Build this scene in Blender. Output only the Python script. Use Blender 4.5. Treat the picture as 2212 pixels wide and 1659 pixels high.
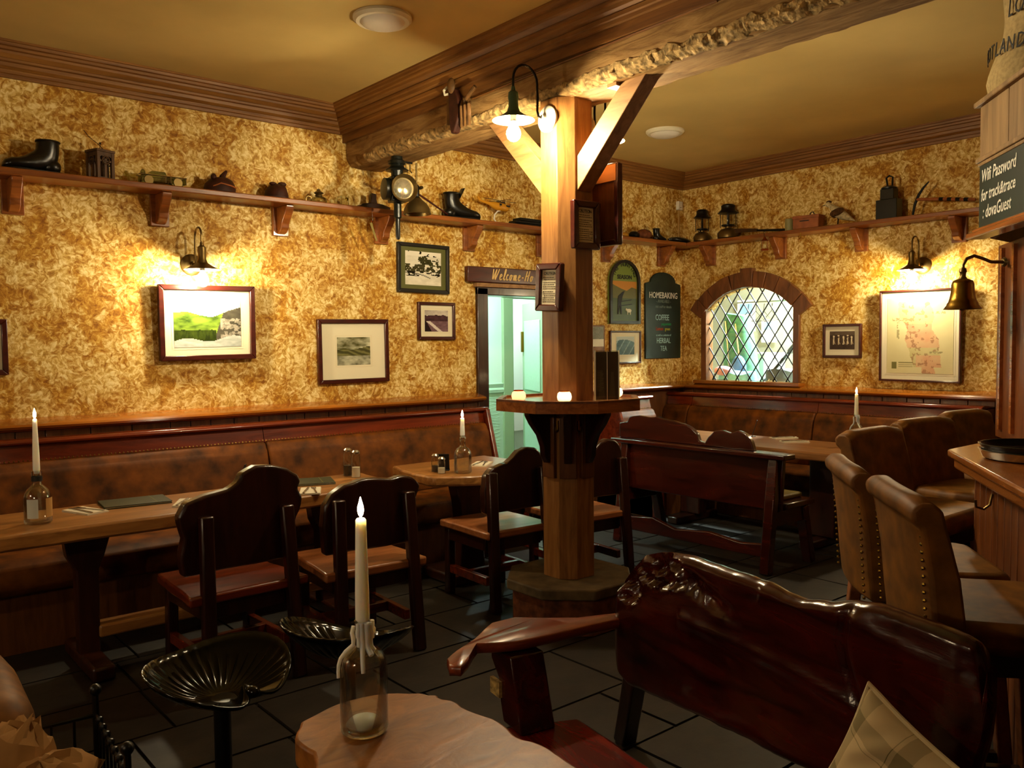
import bpy, bmesh, math, random
from mathutils import Vector, Matrix
random.seed(11)
PI = math.pi
for o in list(bpy.data.objects): bpy.data.objects.remove(o)
SC = bpy.context.scene
COL = SC.collection

# ---------------------------------------------------------------- camera
yaw, pitch, roll = [math.radians(a) for a in (49.89, 2.724, -0.549)]
f0 = Vector((math.cos(yaw), math.sin(yaw), 0)); r0 = Vector((math.sin(yaw), -math.cos(yaw), 0)); u0 = Vector((0, 0, 1))
fw = f0*math.cos(pitch) - u0*math.sin(pitch); u1 = u0*math.cos(pitch) + f0*math.sin(pitch)
rt = r0*math.cos(roll) + u1*math.sin(roll); up = u1*math.cos(roll) - r0*math.sin(roll)
cam_d = bpy.data.cameras.new('camera'); cam = bpy.data.objects.new('camera', cam_d); COL.objects.link(cam)
cam.matrix_world = Matrix(((rt.x, up.x, -fw.x, 0), (rt.y, up.y, -fw.y, 0), (rt.z, up.z, -fw.z, 1.5), (0, 0, 0, 1)))
cam_d.sensor_fit = 'HORIZONTAL'; cam_d.sensor_width = 36; cam_d.lens = 1814/2212*36; cam_d.clip_start = .05
SC.camera = cam

# ---------------------------------------------------------------- world, exposure, lamp powers
world = bpy.data.worlds.new('night'); SC.world = world; world.use_nodes = True
world.node_tree.nodes['Background'].inputs[0].default_value = (.02, .016, .012, 1)
world.node_tree.nodes['Background'].inputs[1].default_value = .1
SC.view_settings.view_transform = 'Standard'; SC.view_settings.look = 'None'
SC.view_settings.exposure = 0.7; SC.view_settings.gamma = 1.0; SC.view_settings.use_curve_mapping = False
try:
    SC.cycles.use_denoising = True; SC.cycles.max_bounces = 6; SC.cycles.diffuse_bounces = 3; SC.cycles.glossy_bounces = 3; SC.cycles.transparent_max_bounces = 14
    SC.cycles.use_adaptive_sampling = True; SC.cycles.adaptive_threshold = .08
    SC.cycles.sample_clamp_indirect = 4.0; SC.cycles.caustics_refractive = False; SC.cycles.caustics_reflective = False
except Exception: pass
BULB = (1.0, .83, .52); BULB_W = 780.0; WALL_W = 430.0          # wall-lamp bulbs
FLAME_W = 160.0                                   # candle flames
CORR_W = 115.0                                    # corridor ceiling lamp
BACK_W = 2300.0                                   # lamp in the back room behind the leaded window

# ---------------------------------------------------------------- helpers
def lin(h):
    h = h.lstrip('#'); c = [int(h[i:i+2], 16)/255 for i in (0, 2, 4)]
    return tuple(((x+.055)/1.055)**2.4 if x > .04045 else x/12.92 for x in c)
def C4(c):
    if isinstance(c, str): c = lin(c)
    return (c[0], c[1], c[2], 1)
_m = {}
def newmat(name):
    m = bpy.data.materials.new(name); m.use_nodes = True
    return m, m.node_tree.nodes, m.node_tree.links, m.node_tree.nodes['Principled BSDF']
def setp(b, rough=.5, metal=0, spec=.5, coat=0, trans=0, ior=1.45):
    b.inputs['Roughness'].default_value = rough; b.inputs['Metallic'].default_value = metal
    b.inputs['Specular IOR Level'].default_value = spec; b.inputs['Coat Weight'].default_value = coat
    b.inputs['Coat Roughness'].default_value = .12
    b.inputs['Transmission Weight'].default_value = trans; b.inputs['IOR'].default_value = ior
def plain(name, c, rough=.5, metal=0, spec=.5, coat=0, nscale=0, namt=.15, bump=0):
    if name in _m: return _m[name]
    m, N, L, b = newmat(name); b.inputs['Base Color'].default_value = C4(c); setp(b, rough, metal, spec, coat)
    if nscale:
        t = N.new('ShaderNodeTexCoord'); n = N.new('ShaderNodeTexNoise'); n.inputs['Scale'].default_value = nscale; n.inputs['Detail'].default_value = 5
        L.new(t.outputs['Object'], n.inputs['Vector'])
        r = N.new('ShaderNodeValToRGB'); c3 = C4(c)
        r.color_ramp.elements[0].color = tuple(x*(1-namt*1.6) for x in c3[:3])+(1,); r.color_ramp.elements[1].color = tuple(min(1, x*(1+namt)) for x in c3[:3])+(1,)
        r.color_ramp.elements[0].position = .3; r.color_ramp.elements[1].position = .7
        L.new(n.outputs['Fac'], r.inputs['Fac']); L.new(r.outputs['Color'], b.inputs['Base Color'])
        if bump:
            bp = N.new('ShaderNodeBump'); bp.inputs['Strength'].default_value = bump; bp.inputs['Distance'].default_value = .01
            L.new(n.outputs['Fac'], bp.inputs['Height']); L.new(bp.outputs['Normal'], b.inputs['Normal'])
    _m[name] = m; return m
def wood(name, c1, c2, rough=.4, coat=0, axis=0, scale=6, stretch=9, bump=.15, spec=.5):
    """grain runs along the object's own axis 0=x 1=y 2=z"""
    if name in _m: return _m[name]
    m, N, L, b = newmat(name); setp(b, rough, 0, spec, coat)
    t = N.new('ShaderNodeTexCoord'); mp = N.new('ShaderNodeMapping'); s = [scale*stretch/3]*3; s[axis % 3] = scale/3; s = [scale/3, scale/3, scale*stretch/3] if axis == 3 else s
    mp.inputs['Scale'].default_value = s; L.new(t.outputs['Object'], mp.inputs['Vector'])
    n = N.new('ShaderNodeTexNoise'); n.inputs['Scale'].default_value = 1.6; n.inputs['Detail'].default_value = 7; n.inputs['Roughness'].default_value = .62; n.inputs['Distortion'].default_value = .9
    L.new(mp.outputs['Vector'], n.inputs['Vector'])
    r = N.new('ShaderNodeValToRGB'); e = r.color_ramp.elements
    e[0].position = .32; e[0].color = C4(c2); e[1].position = .66; e[1].color = C4(c1)
    L.new(n.outputs['Fac'], r.inputs['Fac']); L.new(r.outputs['Color'], b.inputs['Base Color'])
    if bump:
        bp = N.new('ShaderNodeBump'); bp.inputs['Strength'].default_value = bump; bp.inputs['Distance'].default_value = .008
        L.new(n.outputs['Fac'], bp.inputs['Height']); L.new(bp.outputs['Normal'], b.inputs['Normal'])
    _m[name] = m; return m
def emit(name, c, s):
    if name in _m: return _m[name]
    m = bpy.data.materials.new(name); m.use_nodes = True; N = m.node_tree.nodes; N.clear()
    e = N.new('ShaderNodeEmission'); e.inputs[0].default_value = C4(c); e.inputs[1].default_value = s
    o = N.new('ShaderNodeOutputMaterial'); m.node_tree.links.new(e.outputs[0], o.inputs[0]); _m[name] = m; return m
def thin_glass(name, tint=(.93, .97, .95), gloss=.1, edge=.5):
    if name in _m: return _m[name]
    m = bpy.data.materials.new(name); m.use_nodes = True; N = m.node_tree.nodes; L = m.node_tree.links; N.clear()
    t = N.new('ShaderNodeBsdfTransparent'); t.inputs[0].default_value = C4(tint)
    g = N.new('ShaderNodeBsdfGlossy'); g.inputs['Roughness'].default_value = .04
    fr = N.new('ShaderNodeLayerWeight'); fr.inputs[0].default_value = .25
    mt = N.new('ShaderNodeMath'); mt.operation = 'MULTIPLY_ADD'; mt.inputs[1].default_value = edge; mt.inputs[2].default_value = gloss*.4
    L.new(fr.outputs['Fresnel'], mt.inputs[0])
    mx = N.new('ShaderNodeMixShader'); L.new(mt.outputs[0], mx.inputs[0]); L.new(t.outputs[0], mx.inputs[1]); L.new(g.outputs[0], mx.inputs[2])
    o = N.new('ShaderNodeOutputMaterial'); L.new(mx.outputs[0], o.inputs[0]); _m[name] = m; return m

class MB:
    def __init__(s): s.v = []; s.f = []
    def add(s, vs, fs, M=None):
        k = len(s.v)
        s.v += [tuple(M @ Vector(p)) if M is not None else tuple(p) for p in vs]
        s.f += [tuple(i+k for i in q) for q in fs]; return s
    def box(s, c, d, rz=0, M=None):
        x, y, z = d[0]/2, d[1]/2, d[2]/2
        vs = [(-x,-y,-z),(x,-y,-z),(x,y,-z),(-x,y,-z),(-x,-y,z),(x,-y,z),(x,y,z),(-x,y,z)]
        T = Matrix.Translation(c) @ Matrix.Rotation(rz, 4, 'Z')
        if M is not None: T = M @ T
        return s.add(vs, [(0,3,2,1),(4,5,6,7),(0,1,5,4),(1,2,6,5),(2,3,7,6),(3,0,4,7)], T)
    def bb(s, a, b): return s.box([(a[i]+b[i])/2 for i in range(3)], [abs(b[i]-a[i]) for i in range(3)])
    def bar(s, a, b, w, h, upv=(0, 0, 1)):
        a, b = Vector(a), Vector(b); d = b-a; l = d.length; d.normalize(); u = Vector(upv)
        sd = d.cross(u)
        if sd.length < 1e-4: sd = d.cross(Vector((1, 0, 0)))
        sd.normalize(); u = sd.cross(d)
        M = Matrix(((d.x, sd.x, u.x, (a.x+b.x)/2), (d.y, sd.y, u.y, (a.y+b.y)/2), (d.z, sd.z, u.z, (a.z+b.z)/2), (0, 0, 0, 1)))
        return s.box((0, 0, 0), (l, w, h), 0, M)
    def prism(s, poly, z0, z1, M=None):
        n = len(poly); ar = sum(poly[i][0]*poly[(i+1)%n][1]-poly[(i+1)%n][0]*poly[i][1] for i in range(n))
        if ar < 0: poly = poly[::-1]
        vs = [(p[0], p[1], z0) for p in poly]+[(p[0], p[1], z1) for p in poly]
        fs = [tuple(range(n-1, -1, -1)), tuple(range(n, 2*n))]+[(i, (i+1)%n, n+(i+1)%n, n+i) for i in range(n)]
        return s.add(vs, fs, M)
    def xz(s, poly, y0, y1, M=None):        # outline drawn in x,z, thickness along y
        T = Matrix(((1, 0, 0, 0), (0, 0, -1, 0), (0, 1, 0, 0), (0, 0, 0, 1)))
        return s.prism(poly, -y1, -y0, T if M is None else M @ T)
    def yz(s, poly, x0, x1, M=None):        # outline drawn in y,z, thickness along x
        T = Matrix(((0, 0, 1, 0), (1, 0, 0, 0), (0, 1, 0, 0), (0, 0, 0, 1)))
        return s.prism(poly, x0, x1, T if M is None else M @ T)
    def rings(s, rs, cap=True, M=None, closed=False):
        n = len(rs[0]); vs = [p for r in rs for p in r]; fs = []; m = len(rs)
        for j in range(m if closed else m-1):
            a, b = j*n, ((j+1) % m)*n
            fs += [(a+i, a+(i+1)%n, b+(i+1)%n, b+i) for i in range(n)]
        if cap and not closed: fs += [tuple(range(n-1, -1, -1)), tuple(range((m-1)*n, m*n))]
        return s.add(vs, fs, M)
    def lathe(s, prof, seg=24, M=None, cap=True):
        rs = [[(r*math.cos(2*PI*i/seg), r*math.sin(2*PI*i/seg), z) for i in range(seg)] for r, z in prof]
        return s.rings(rs, cap, M)
    def tube(s, pts, r, seg=8, cap=True, closed=False):
        pts = [Vector(p) for p in pts]; n = len(pts); rs = []; u = None
        for i, p in enumerate(pts):
            a = pts[(i-1) % n] if closed else pts[max(i-1, 0)]; b = pts[(i+1) % n] if closed else pts[min(i+1, n-1)]
            d = (b-a).normalized()
            if u is None:
                u = d.orthogonal().normalized()
            u = (u-d*u.dot(d));
            u = u.normalized() if u.length > 1e-6 else d.orthogonal().normalized()
            w = d.cross(u); rr = r[i] if isinstance(r, (list, tuple)) else r
            rs.append([tuple(p+u*rr*math.cos(2*PI*k/seg)+w*rr*math.sin(2*PI*k/seg)) for k in range(seg)])
        return s.rings(rs, cap, None, closed)
    def ball(s, c, r, seg=14, rg=9, M=None):
        rx, ry, rz = r if isinstance(r, (tuple, list)) else (r, r, r)
        rs = []
        for j in range(rg+1):
            t = -PI/2+PI*j/rg; q = max(math.cos(t), .02)
            rs.append([(c[0]+rx*q*math.cos(2*PI*i/seg), c[1]+ry*q*math.sin(2*PI*i/seg), c[2]+rz*math.sin(t)) for i in range(seg)])
        return s.rings(rs, True, M)
    def grid(s, fn, nu, nv):
        k = len(s.v); s.v += [tuple(fn(i/nu, j/nv)) for j in range(nv+1) for i in range(nu+1)]
        s.f += [(k+j*(nu+1)+i, k+j*(nu+1)+i+1, k+(j+1)*(nu+1)+i+1, k+(j+1)*(nu+1)+i) for j in range(nv) for i in range(nu)]; return s
    def mesh(s, name, mat, ang=35):
        me = bpy.data.meshes.new(name); me.from_pydata(s.v, [], s.f); me.validate()
        bm = bmesh.new(); bm.from_mesh(me); bmesh.ops.recalc_face_normals(bm, faces=bm.faces); bm.to_mesh(me); bm.free()
        for p in me.polygons: p.use_smooth = True
        me.set_sharp_from_angle(angle=math.radians(ang))
        if mat: me.materials.append(mat)
        return me
    def build(s, name, mat, parent=None, bev=0, ang=35, loc=None, rot=None, seg=2):
        o = bpy.data.objects.new(name, s.mesh(name, mat, ang)); COL.objects.link(o)
        if parent is not None: o.parent = parent
        if loc is not None: o.location = loc
        if rot is not None: o.rotation_euler = rot
        if bev:
            b = o.modifiers.new('bevel', 'BEVEL'); b.width = bev; b.segments = seg; b.limit_method = 'ANGLE'; b.angle_limit = math.radians(30)
        return o
def tag(o, label=None, cat=None, group=None, kind=None):
    if label: o['label'] = label
    if cat: o['category'] = cat
    if group: o['group'] = group
    if kind: o['kind'] = kind
    return o
def thing(name, label, cat, loc=(0, 0, 0), rz=0, group=None, rot=None):
    o = bpy.data.objects.new(name, None); COL.objects.link(o); o.empty_display_size = .05
    o.location = loc; o.rotation_euler = rot if rot else (0, 0, rz)
    return tag(o, label, cat, group)
def struct(o): o['kind'] = 'structure'; return o
def copy_tree(o, parent=None):
    c = o.copy(); COL.objects.link(c); c.parent = parent
    for ch in [x for x in bpy.data.objects if x.parent == o]: copy_tree(ch, c)
    return c
def solid(o, t, off=-1):
    m = o.modifiers.new('thick', 'SOLIDIFY'); m.thickness = t; m.offset = off; return o
def subs(o, n=1):
    m = o.modifiers.new('smooth', 'SUBSURF'); m.levels = n; m.render_levels = n; return o
def sweep(mb, path, prof):
    P = [Vector((p[0], p[1])) for p in path]; n = len(P); rs = []
    for i in range(n):
        d1 = (P[i]-P[i-1]).normalized() if i else None; d2 = (P[i+1]-P[i]).normalized() if i < n-1 else None
        if d1 is None: d1 = d2
        if d2 is None: d2 = d1
        n1, n2 = Vector((-d1.y, d1.x)), Vector((-d2.y, d2.x)); m = (n1+n2); m = m/(1+n1.dot(n2))
        rs.append([(P[i].x+m.x*d, P[i].y+m.y*d, z) for d, z in prof])
    return mb.rings(rs)
def text_mesh(name, body, size, mat, parent, loc, rot=(PI/2, 0, 0), shear=0, ext=.001, align='LEFT', off=0, spacing=1.0, width=1.0):
    cu = bpy.data.curves.new(name, 'FONT'); cu.body = body; cu.size = size; cu.shear = shear; cu.extrude = ext; cu.align_x = align
    cu.offset = off; cu.space_character = spacing; cu.resolution_u = 2
    t = bpy.data.objects.new(name+'_src', cu); COL.objects.link(t)
    dg = bpy.context.evaluated_depsgraph_get(); me = bpy.data.meshes.new_from_object(t.evaluated_get(dg)); bpy.data.objects.remove(t)
    me.materials.clear(); me.materials.append(mat)
    o = bpy.data.objects.new(name, me); COL.objects.link(o); o.parent = parent; o.location = loc; o.rotation_euler = rot
    o.scale = (width, 1, 1); return o
def vn(x, y, s=0):
    def h(i, j): n = math.sin(i*127.1+j*311.7+s*74.7)*43758.5453; return n-math.floor(n)
    i, j = math.floor(x), math.floor(y); a, b = x-i, y-j; a = a*a*(3-2*a); b = b*b*(3-2*b)
    return (h(i, j)*(1-a)+h(i+1, j)*a)*(1-b)+(h(i, j+1)*(1-a)+h(i+1, j+1)*a)*b
def fbm(x, y, s=0, o=4):
    t = 0; a = .5
    for k in range(o): t += a*vn(x, y, s+k); x *= 2.03; y *= 2.03; a *= .5
    return t/(1-.5**o)
def mixc(a, b, t): t = max(0, min(1, t)); return tuple(a[i]*(1-t)+b[i]*t for i in range(3))
def print_mat():
    if 'print' in _m: return _m['print']
    m, N, L, b = newmat('printed_paper'); setp(b, .25, 0, .35)
    a = N.new('ShaderNodeVertexColor'); a.layer_name = 'Col'; L.new(a.outputs['Color'], b.inputs['Base Color']); _m['print'] = m; return m
def painting(name, w, h, nx, ny, fn, parent, loc, shape=None):
    """flat printed sheet in local x,z; fn(u,v) gives the linear ink colour"""
    mb = MB().grid(lambda u, v: ((u-.5)*w, 0, (v-.5)*h), nx, ny)
    me = bpy.data.meshes.new(name); me.from_pydata(mb.v, [], [q for q in mb.f]); me.update()
    ca = me.color_attributes.new('Col', 'FLOAT_COLOR', 'CORNER'); buf = []
    for j in range(ny):
        for i in range(nx):
            c = fn((i+.5)/nx, (j+.5)/ny); buf += [c[0], c[1], c[2], 1]*4
    ca.data.foreach_set('color', buf); me.materials.append(print_mat())
    o = bpy.data.objects.new(name, me); COL.objects.link(o); o.parent = parent; o.location = loc; return o

# ---------------------------------------------------------------- materials
def wallpaper():
    m, N, L, b = newmat('ragged_wallpaper'); setp(b, .62, 0, .3)
    t = N.new('ShaderNodeTexCoord')
    wn = N.new('ShaderNodeTexNoise'); wn.inputs['Scale'].default_value = 9; wn.inputs['Detail'].default_value = 3
    L.new(t.outputs['Object'], wn.inputs['Vector'])
    vm = N.new('ShaderNodeVectorMath'); vm.operation = 'MULTIPLY_ADD'; vm.inputs[1].default_value = (.10, .10, .10); L.new(wn.outputs['Color'], vm.inputs[0]); L.new(t.outputs['Object'], vm.inputs[2])
    fine = N.new('ShaderNodeTexNoise'); fine.inputs['Scale'].default_value = 36; fine.inputs['Detail'].default_value = 6; fine.inputs['Roughness'].default_value = .6; fine.inputs['Distortion'].default_value = .7
    L.new(vm.outputs[0], fine.inputs['Vector'])
    big = N.new('ShaderNodeTexNoise'); big.inputs['Scale'].default_value = 5.0; big.inputs['Detail'].default_value = 4; big.inputs['Roughness'].default_value = .55; big.inputs['Distortion'].default_value = .8
    L.new(t.outputs['Object'], big.inputs['Vector'])
    def ramp(src, stops):
        r = N.new('ShaderNodeValToRGB'); e = r.color_ramp.elements
        e[0].position, e[1].position = stops[0][0], stops[-1][0]; e[0].color, e[1].color = C4(stops[0][1]), C4(stops[-1][1])
        for p, c in stops[1:-1]: x = e.new(p); x.color = C4(c)
        L.new(src, r.inputs['Fac']); return r
    cream = ramp(fine.outputs['Fac'], [(.33, '#a87f30'), (.43, '#c69c48'), (.50, '#dab768'), (.62, '#f0da9c')])
    ochre = ramp(fine.outputs['Fac'], [(.33, '#86520e'), (.45, '#a8721a'), (.54, '#be8c2e'), (.66, '#dcb760')])
    ma = N.new('ShaderNodeMath'); ma.operation = 'MULTIPLY_ADD'; ma.inputs[1].default_value = .28; L.new(fine.outputs['Fac'], ma.inputs[0]); L.new(big.outputs['Fac'], ma.inputs[2])
    mask = ramp(ma.outputs[0], [(.555, '#ffffff'), (.71, '#000000')])
    mx = N.new('ShaderNodeMix'); mx.data_type = 'RGBA'; L.new(mask.outputs['Color'], mx.inputs[0]); L.new(cream.outputs['Color'], mx.inputs[6]); L.new(ochre.outputs['Color'], mx.inputs[7])
    L.new(mx.outputs[2], b.inputs['Base Color'])
    bp = N.new('ShaderNodeBump'); bp.inputs['Strength'].default_value = .35; bp.inputs['Distance'].default_value = .006
    L.new(fine.outputs['Fac'], bp.inputs['Height']); L.new(bp.outputs['Normal'], b.inputs['Normal'])
    return m
M_WALL = wallpaper()
M_CEIL = plain('ceiling_plaster', (.60, .43, .15), .75, 0, .2, 0, 2.2, .06, .1)
M_CORN = wood('cornice_wood', '#96652c', '#6a4016', .5, 0, 3, 3, 14)
M_OAK = wood('post_oak', '#a4713a', '#764a1e', .45, .1, 2, 5, 9)
M_OAKY = wood('brace_oak', '#a87c4c', '#7d5630', .5, 0, 1, 5, 8)
M_BEAM = wood('rough_beam', '#a98450', '#6d4b22', .8, 0, 1, 7, 6, .8, .2)
M_BEAM2 = plain('chipped_beam', '#b0905c', .85, 0, .2, 0, 30, .5, .9)
M_CASE = wood('beam_casing', '#8a5a26', '#5c3512', .5, .1, 1, 4, 8)
M_PINE = wood('shelf_pine', '#9c5a24', '#6f3a12', .35, .3, 0, 4, 10)
M_RED = wood('varnished_red', '#7a2c10', '#4a1406', .22, .5, 0, 3, 10)
M_LEDGE = wood('ledge_oak', '#a8641e', '#74400f', .2, .6, 3, 2.5, 16)
M_DARK = wood('dark_chair_wood', '#331208', '#180603', .3, .4, 2, 5, 7)
M_CHSEAT = wood('chair_seat_wood', '#7d2c0e', '#451306', .25, .5, 0, 5, 8)
M_CHSEAT2 = wood('chair_seat_tan', '#a9683a', '#7a4420', .35, .3, 0, 5, 8)
M_SETTLE = wood('settle_wood', '#451408', '#240803', .25, .5, 1, 4, 8)
M_TABLE = wood('table_plank', '#ad763c', '#75481c', .35, .3, 0, 4, 9)
M_TEDGE = wood('table_leg_wood', '#3f1b0a', '#240c03', .35, .3, 2, 4, 9)
M_SLAB = wood('slab_mahogany', '#4a0e06', '#120202', .2, .35, 0, 5, 5, .3)
M_BURL = wood('burl_top', '#ad6c2c', '#713f12', .4, .15, 0, 14, 2.2, .2)
M_BARW = wood('bar_wood', '#7d451c', '#52280c', .4, .15, 2, 4, 9)
M_BARTOP = wood('bar_top', '#b06a30', '#7d4116', .25, .4, 0, 4, 9)
M_CANOPY = wood('canopy_board', '#937246', '#6e512c', .6, 0, 2, 4, 8)
M_BLOCK = wood('arch_block_wood', '#84512a', '#593216', .4, .2, 2, 6, 5)
M_PANEL = wood('dado_board', '#71421a', '#4a260c', .4, .2, 2, 5, 8)
M_FRAME = wood('mahogany_frame', '#4b170b', '#2c0a04', .3, .3, 0, 5, 7)
M_BLKFR = plain('black_frame', '#1b1712', .35)
M_LEATH = plain('mottled_leather', '#653609', .6, 0, .2, 0, 9, .45, .1)
M_SUEDE = plain('stool_suede', '#764a15', .55, 0, .35, 0, 14, .3, .1)
M_SLATE = plain('slate_flag', '#241d15', .55, 0, .45, 0, 5, .25, .25)
M_GROUT = plain('floor_grout', '#120e09', .9)
M_STONE = plain('plinth_stone', '#5f4f36', .7, 0, .3, 0, 12, .3, .4)
M_STONE2 = plain('plinth_base_stone', '#6b3a1c', .7, 0, .3, 0, 22, .35, .4)
M_IRON = plain('black_iron', '#0d0d0b', .35, .3)
M_GLOSSB = plain('black_cast_iron', '#0c0c08', .16, .55, .6)
M_BRASS = plain('brass', '#8a6a26', .3, 1.0)
M_OLDBR = plain('antique_brass', '#6e5a33', .38, .85)
M_COPPER = plain('copper', '#a5562a', .3, 1.0)
M_STEEL = plain('steel', '#b8b2a4', .25, 1.0)
M_GREEN = plain('green_enamel', '#3d5b45', .3)
M_CREAM = plain('cream_enamel', '#e6dfc4', .35)
M_MINT = plain('mint_paint', '#a9cdb4', .5, 0, .4, 0, 40, .03, .1)
M_MINTW = plain('pale_mint_wall', '#d3eee6', .6)
M_MINTT = plain('sage_trim', '#8fae88', .45)
M_BKWALL = plain('back_room_wall', '#85826f', .7)
M_WHITE = plain('white_plastic', '#e8e2d2', .4)
M_WAX = plain('candle_wax', '#f6efe0', .45); _w = M_WAX.node_tree.nodes['Principled BSDF']; _w.inputs['Subsurface Weight'].default_value = .7; _w.inputs['Subsurface Radius'].default_value = (.05, .035, .02); _w.inputs['Subsurface Scale'].default_value = 1.0
M_PAPER = plain('cream_paper', '#e2d6b4', .6)
M_MOUNT = plain('picture_mount', '#e6dcbc', .6)
M_INK = plain('black_ink', '#140f0a', .6)
M_CHALK = plain('chalk', '#e6e2d6', .8)
M_CHBRD = plain('chalkboard', '#10231a', .45, 0, .5, 0, 6, .3)
M_MENU = plain('green_leather_menu', '#1f2a12', .45)
M_NAP = plain('napkin', '#d8cdb4', .8)
M_BROWNL = plain('brown_felt', '#3a1a0c', .6, 0, .3, 0, 20, .3, .2)
M_BLKL = plain('black_leather', '#12100c', .28, 0, .5, 0, 30, .2, .1)
M_TANL = plain('tan_leather', '#9a5526', .5, 0, .4, 0, 15, .2)
M_SACK = plain('canvas_sack', '#a08a60', .9, 0, .1, 0, 60, .15, .2)
M_GLASS = thin_glass('bottle_glass', (.975, .985, .95), .2, .65)
M_PANE = thin_glass('window_pane_glass')
M_CLEAR = thin_glass('thin_clear_glass', (.95, .96, .9), .2)
M_BULB = emit('lit_bulb', BULB, BULB_W); M_BULBW = emit('lit_wall_bulb', BULB, WALL_W); M_BULBR = emit('lit_rear_bulb', BULB, WALL_W*.9)
M_FLAME = emit('candle_flame', (1, .72, .36), FLAME_W)
# ================================================================ the room
YW, XW, CE = 5.4, 6.82, 3.17
X0, Y0 = -1.9, -2.4
# floor: bedding plus single flagstones
fl = struct(MB().bb((X0, Y0, -.1), (XW, YW, -.012)).build('floor', M_GROUT))
slab_me = MB().box((0, 0, 0), (1, 1, 1)).mesh('flagstone', M_SLATE)
y = .3; row = 0
while y < 5.35:
    h = (.42, .5, .38, .46)[row % 4]; x = -.6+(.23 if row % 2 else 0)
    while x < 6.7:
        w = random.choice((.44, .56, .62, .74, .5)); x1 = min(x+w, XW-.01); y1 = min(y+h, YW-.02)
        if x1-x > .08:
            o = bpy.data.objects.new('flagstone', slab_me); COL.objects.link(o); o.parent = fl
            o.location = ((x+x1)/2, (y+y1)/2, -.014+random.uniform(-.001, .001)); o.scale = (x1-x-.014, y1-y-.014, .026)
            o.rotation_euler = (random.uniform(-.002, .002), random.uniform(-.002, .002), 0)
        x += w
    y += h; row += 1
struct(MB().bb((X0, Y0, CE), (XW, YW, CE+.1)).build('ceiling', M_CEIL))
# left wall with the doorway
DX0, DX1, DZ = 4.17, 5.19, 1.99
struct(MB().bb((X0, YW, 0), (DX0, YW+.15, CE)).bb((DX1, YW, 0), (XW+.09, YW+.15, CE)).bb((DX0, YW, DZ), (DX1, YW+.15, CE)).build('wall_left', M_WALL))
# right wall with the arched window
WY0, WY1, WZ0, WZS, WZT = 4.14, 5.10, 1.13, 1.80, 2.01
def arch_z(yy):          # intrados of the segmental arch
    c = (WY0+WY1)/2; hw = (WY1-WY0)/2; rise = WZT-WZS; R = (hw*hw+rise*rise)/(2*rise)
    return WZT-R+math.sqrt(max(R*R-(yy-c)**2, 0))
mb = MB().bb((XW, Y0, 0), (XW+.09, WY0, CE)).bb((XW, WY1, 0), (XW+.09, YW, CE)).bb((XW, WY0, 0), (XW+.09, WY1, WZ0))
pts = [(WY0+(WY1-WY0)*i/14, arch_z(WY0+(WY1-WY0)*i/14)) for i in range(15)]
mb.yz(pts+[(WY1, CE), (WY0, CE)], XW, XW+.09)
struct(mb.build('wall_right', M_WALL))
struct(MB().bb((X0-.15, Y0, 0), (X0, YW, CE)).build('wall_rear', M_BARW))
struct(MB().bb((X0, Y0-.15, 0), (XW, Y0, CE)).build('wall_front', M_BARW))
# cornices
PROF = [(0, 2.995), (.022, 2.995), (.024, 3.012), (.034, 3.016), (.036, 3.034), (.03, 3.038), (.05, 3.05), (.054, 3.068), (.07, 3.072), (.072, 3.084), (.066, 3.088), (.088, 3.108), (.092, 3.12), (.108, 3.124), (.11, 3.138), (.124, 3.142), (.128, 3.156), (.135, 3.158), (.135, 3.17), (0, 3.17)]
BX0, BX1 = 2.985, 3.375
struct(sweep(MB(), [(BX0, Y0), (BX0, YW), (X0, YW)], PROF).build('trim_1', M_CORN, ang=25))
PROF2 = [(d, z+.03 if z < 3.1 else z) for d, z in PROF]
struct(sweep(MB(), [(XW, Y0), (XW, YW), (BX1, YW), (BX1, Y0)], PROF2).build('trim_2', M_CORN, ang=25))
# beam across the room: casing and rough sawn timber with a chipped arris
bm_ = thing('ceiling_beam', 'rough timber ceiling beam with chipped lower edges spanning the room', 'beam', (3.18, 5.4, 2.77))
bm_['kind'] = 'structure'
MB().bb((-.19, -8, .17), (.19, 0, .4)).build('casing', M_CASE, bm_)
def beam_ring(t):
    y = -t; w = .165; n1 = fbm(t*5, 1, 3)-.5; n2 = fbm(t*23, 2, 5)-.5; n3 = fbm(t*31, 4, 8)-.5; n4 = fbm(t*3, 9, 1)-.5
    return [(-w, y, .19), (-w-.006*n1, y, .1+.02*n4), (-w+.004, y, .055+.02*n2), (-w+.022+.03*n2, y, .022+.02*n3), (-w+.05+.05*n3, y, .004+.008*n2), (-.05, y, .004*n4), (.06, y, .003*n1),
            (w-.045+.03*n2, y, .003), (w-.012+.01*n3, y, .03+.03*n2), (w, y, .08), (w, y, .19)]
MB().rings([beam_ring(.012+i*.03) for i in range(int(7.9/.03))]).build('timber', M_BEAM, bm_, ang=25)
def arris_ring(t):
    y = -t; a1, a2, a3, a4 = [fbm(t*w_, 3, q)-.5 for w_, q in ((11, 1), (26, 2), (48, 3), (17, 4))]; st = (vn(int(t*30)*1.7, 2, 9)-.5)
    return [(-.135, y, .08), (-.1655, y, .06+.05*a4+.012*st), (-.167-.010*max(0, a2), y, .042+.03*a3), (-.163+.03*a3+.01*st, y, .027+.016*a2), (-.150+.03*a4, y, .014+.014*a1), (-.112+.06*a2, y, .001), (-.10, y, .03)]
chips = MB().rings([arris_ring(.25+i*.011) for i in range(560)])
tag(chips.build('chipped_arris', M_BEAM2, bm_, ang=20), kind='stuff')
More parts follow.
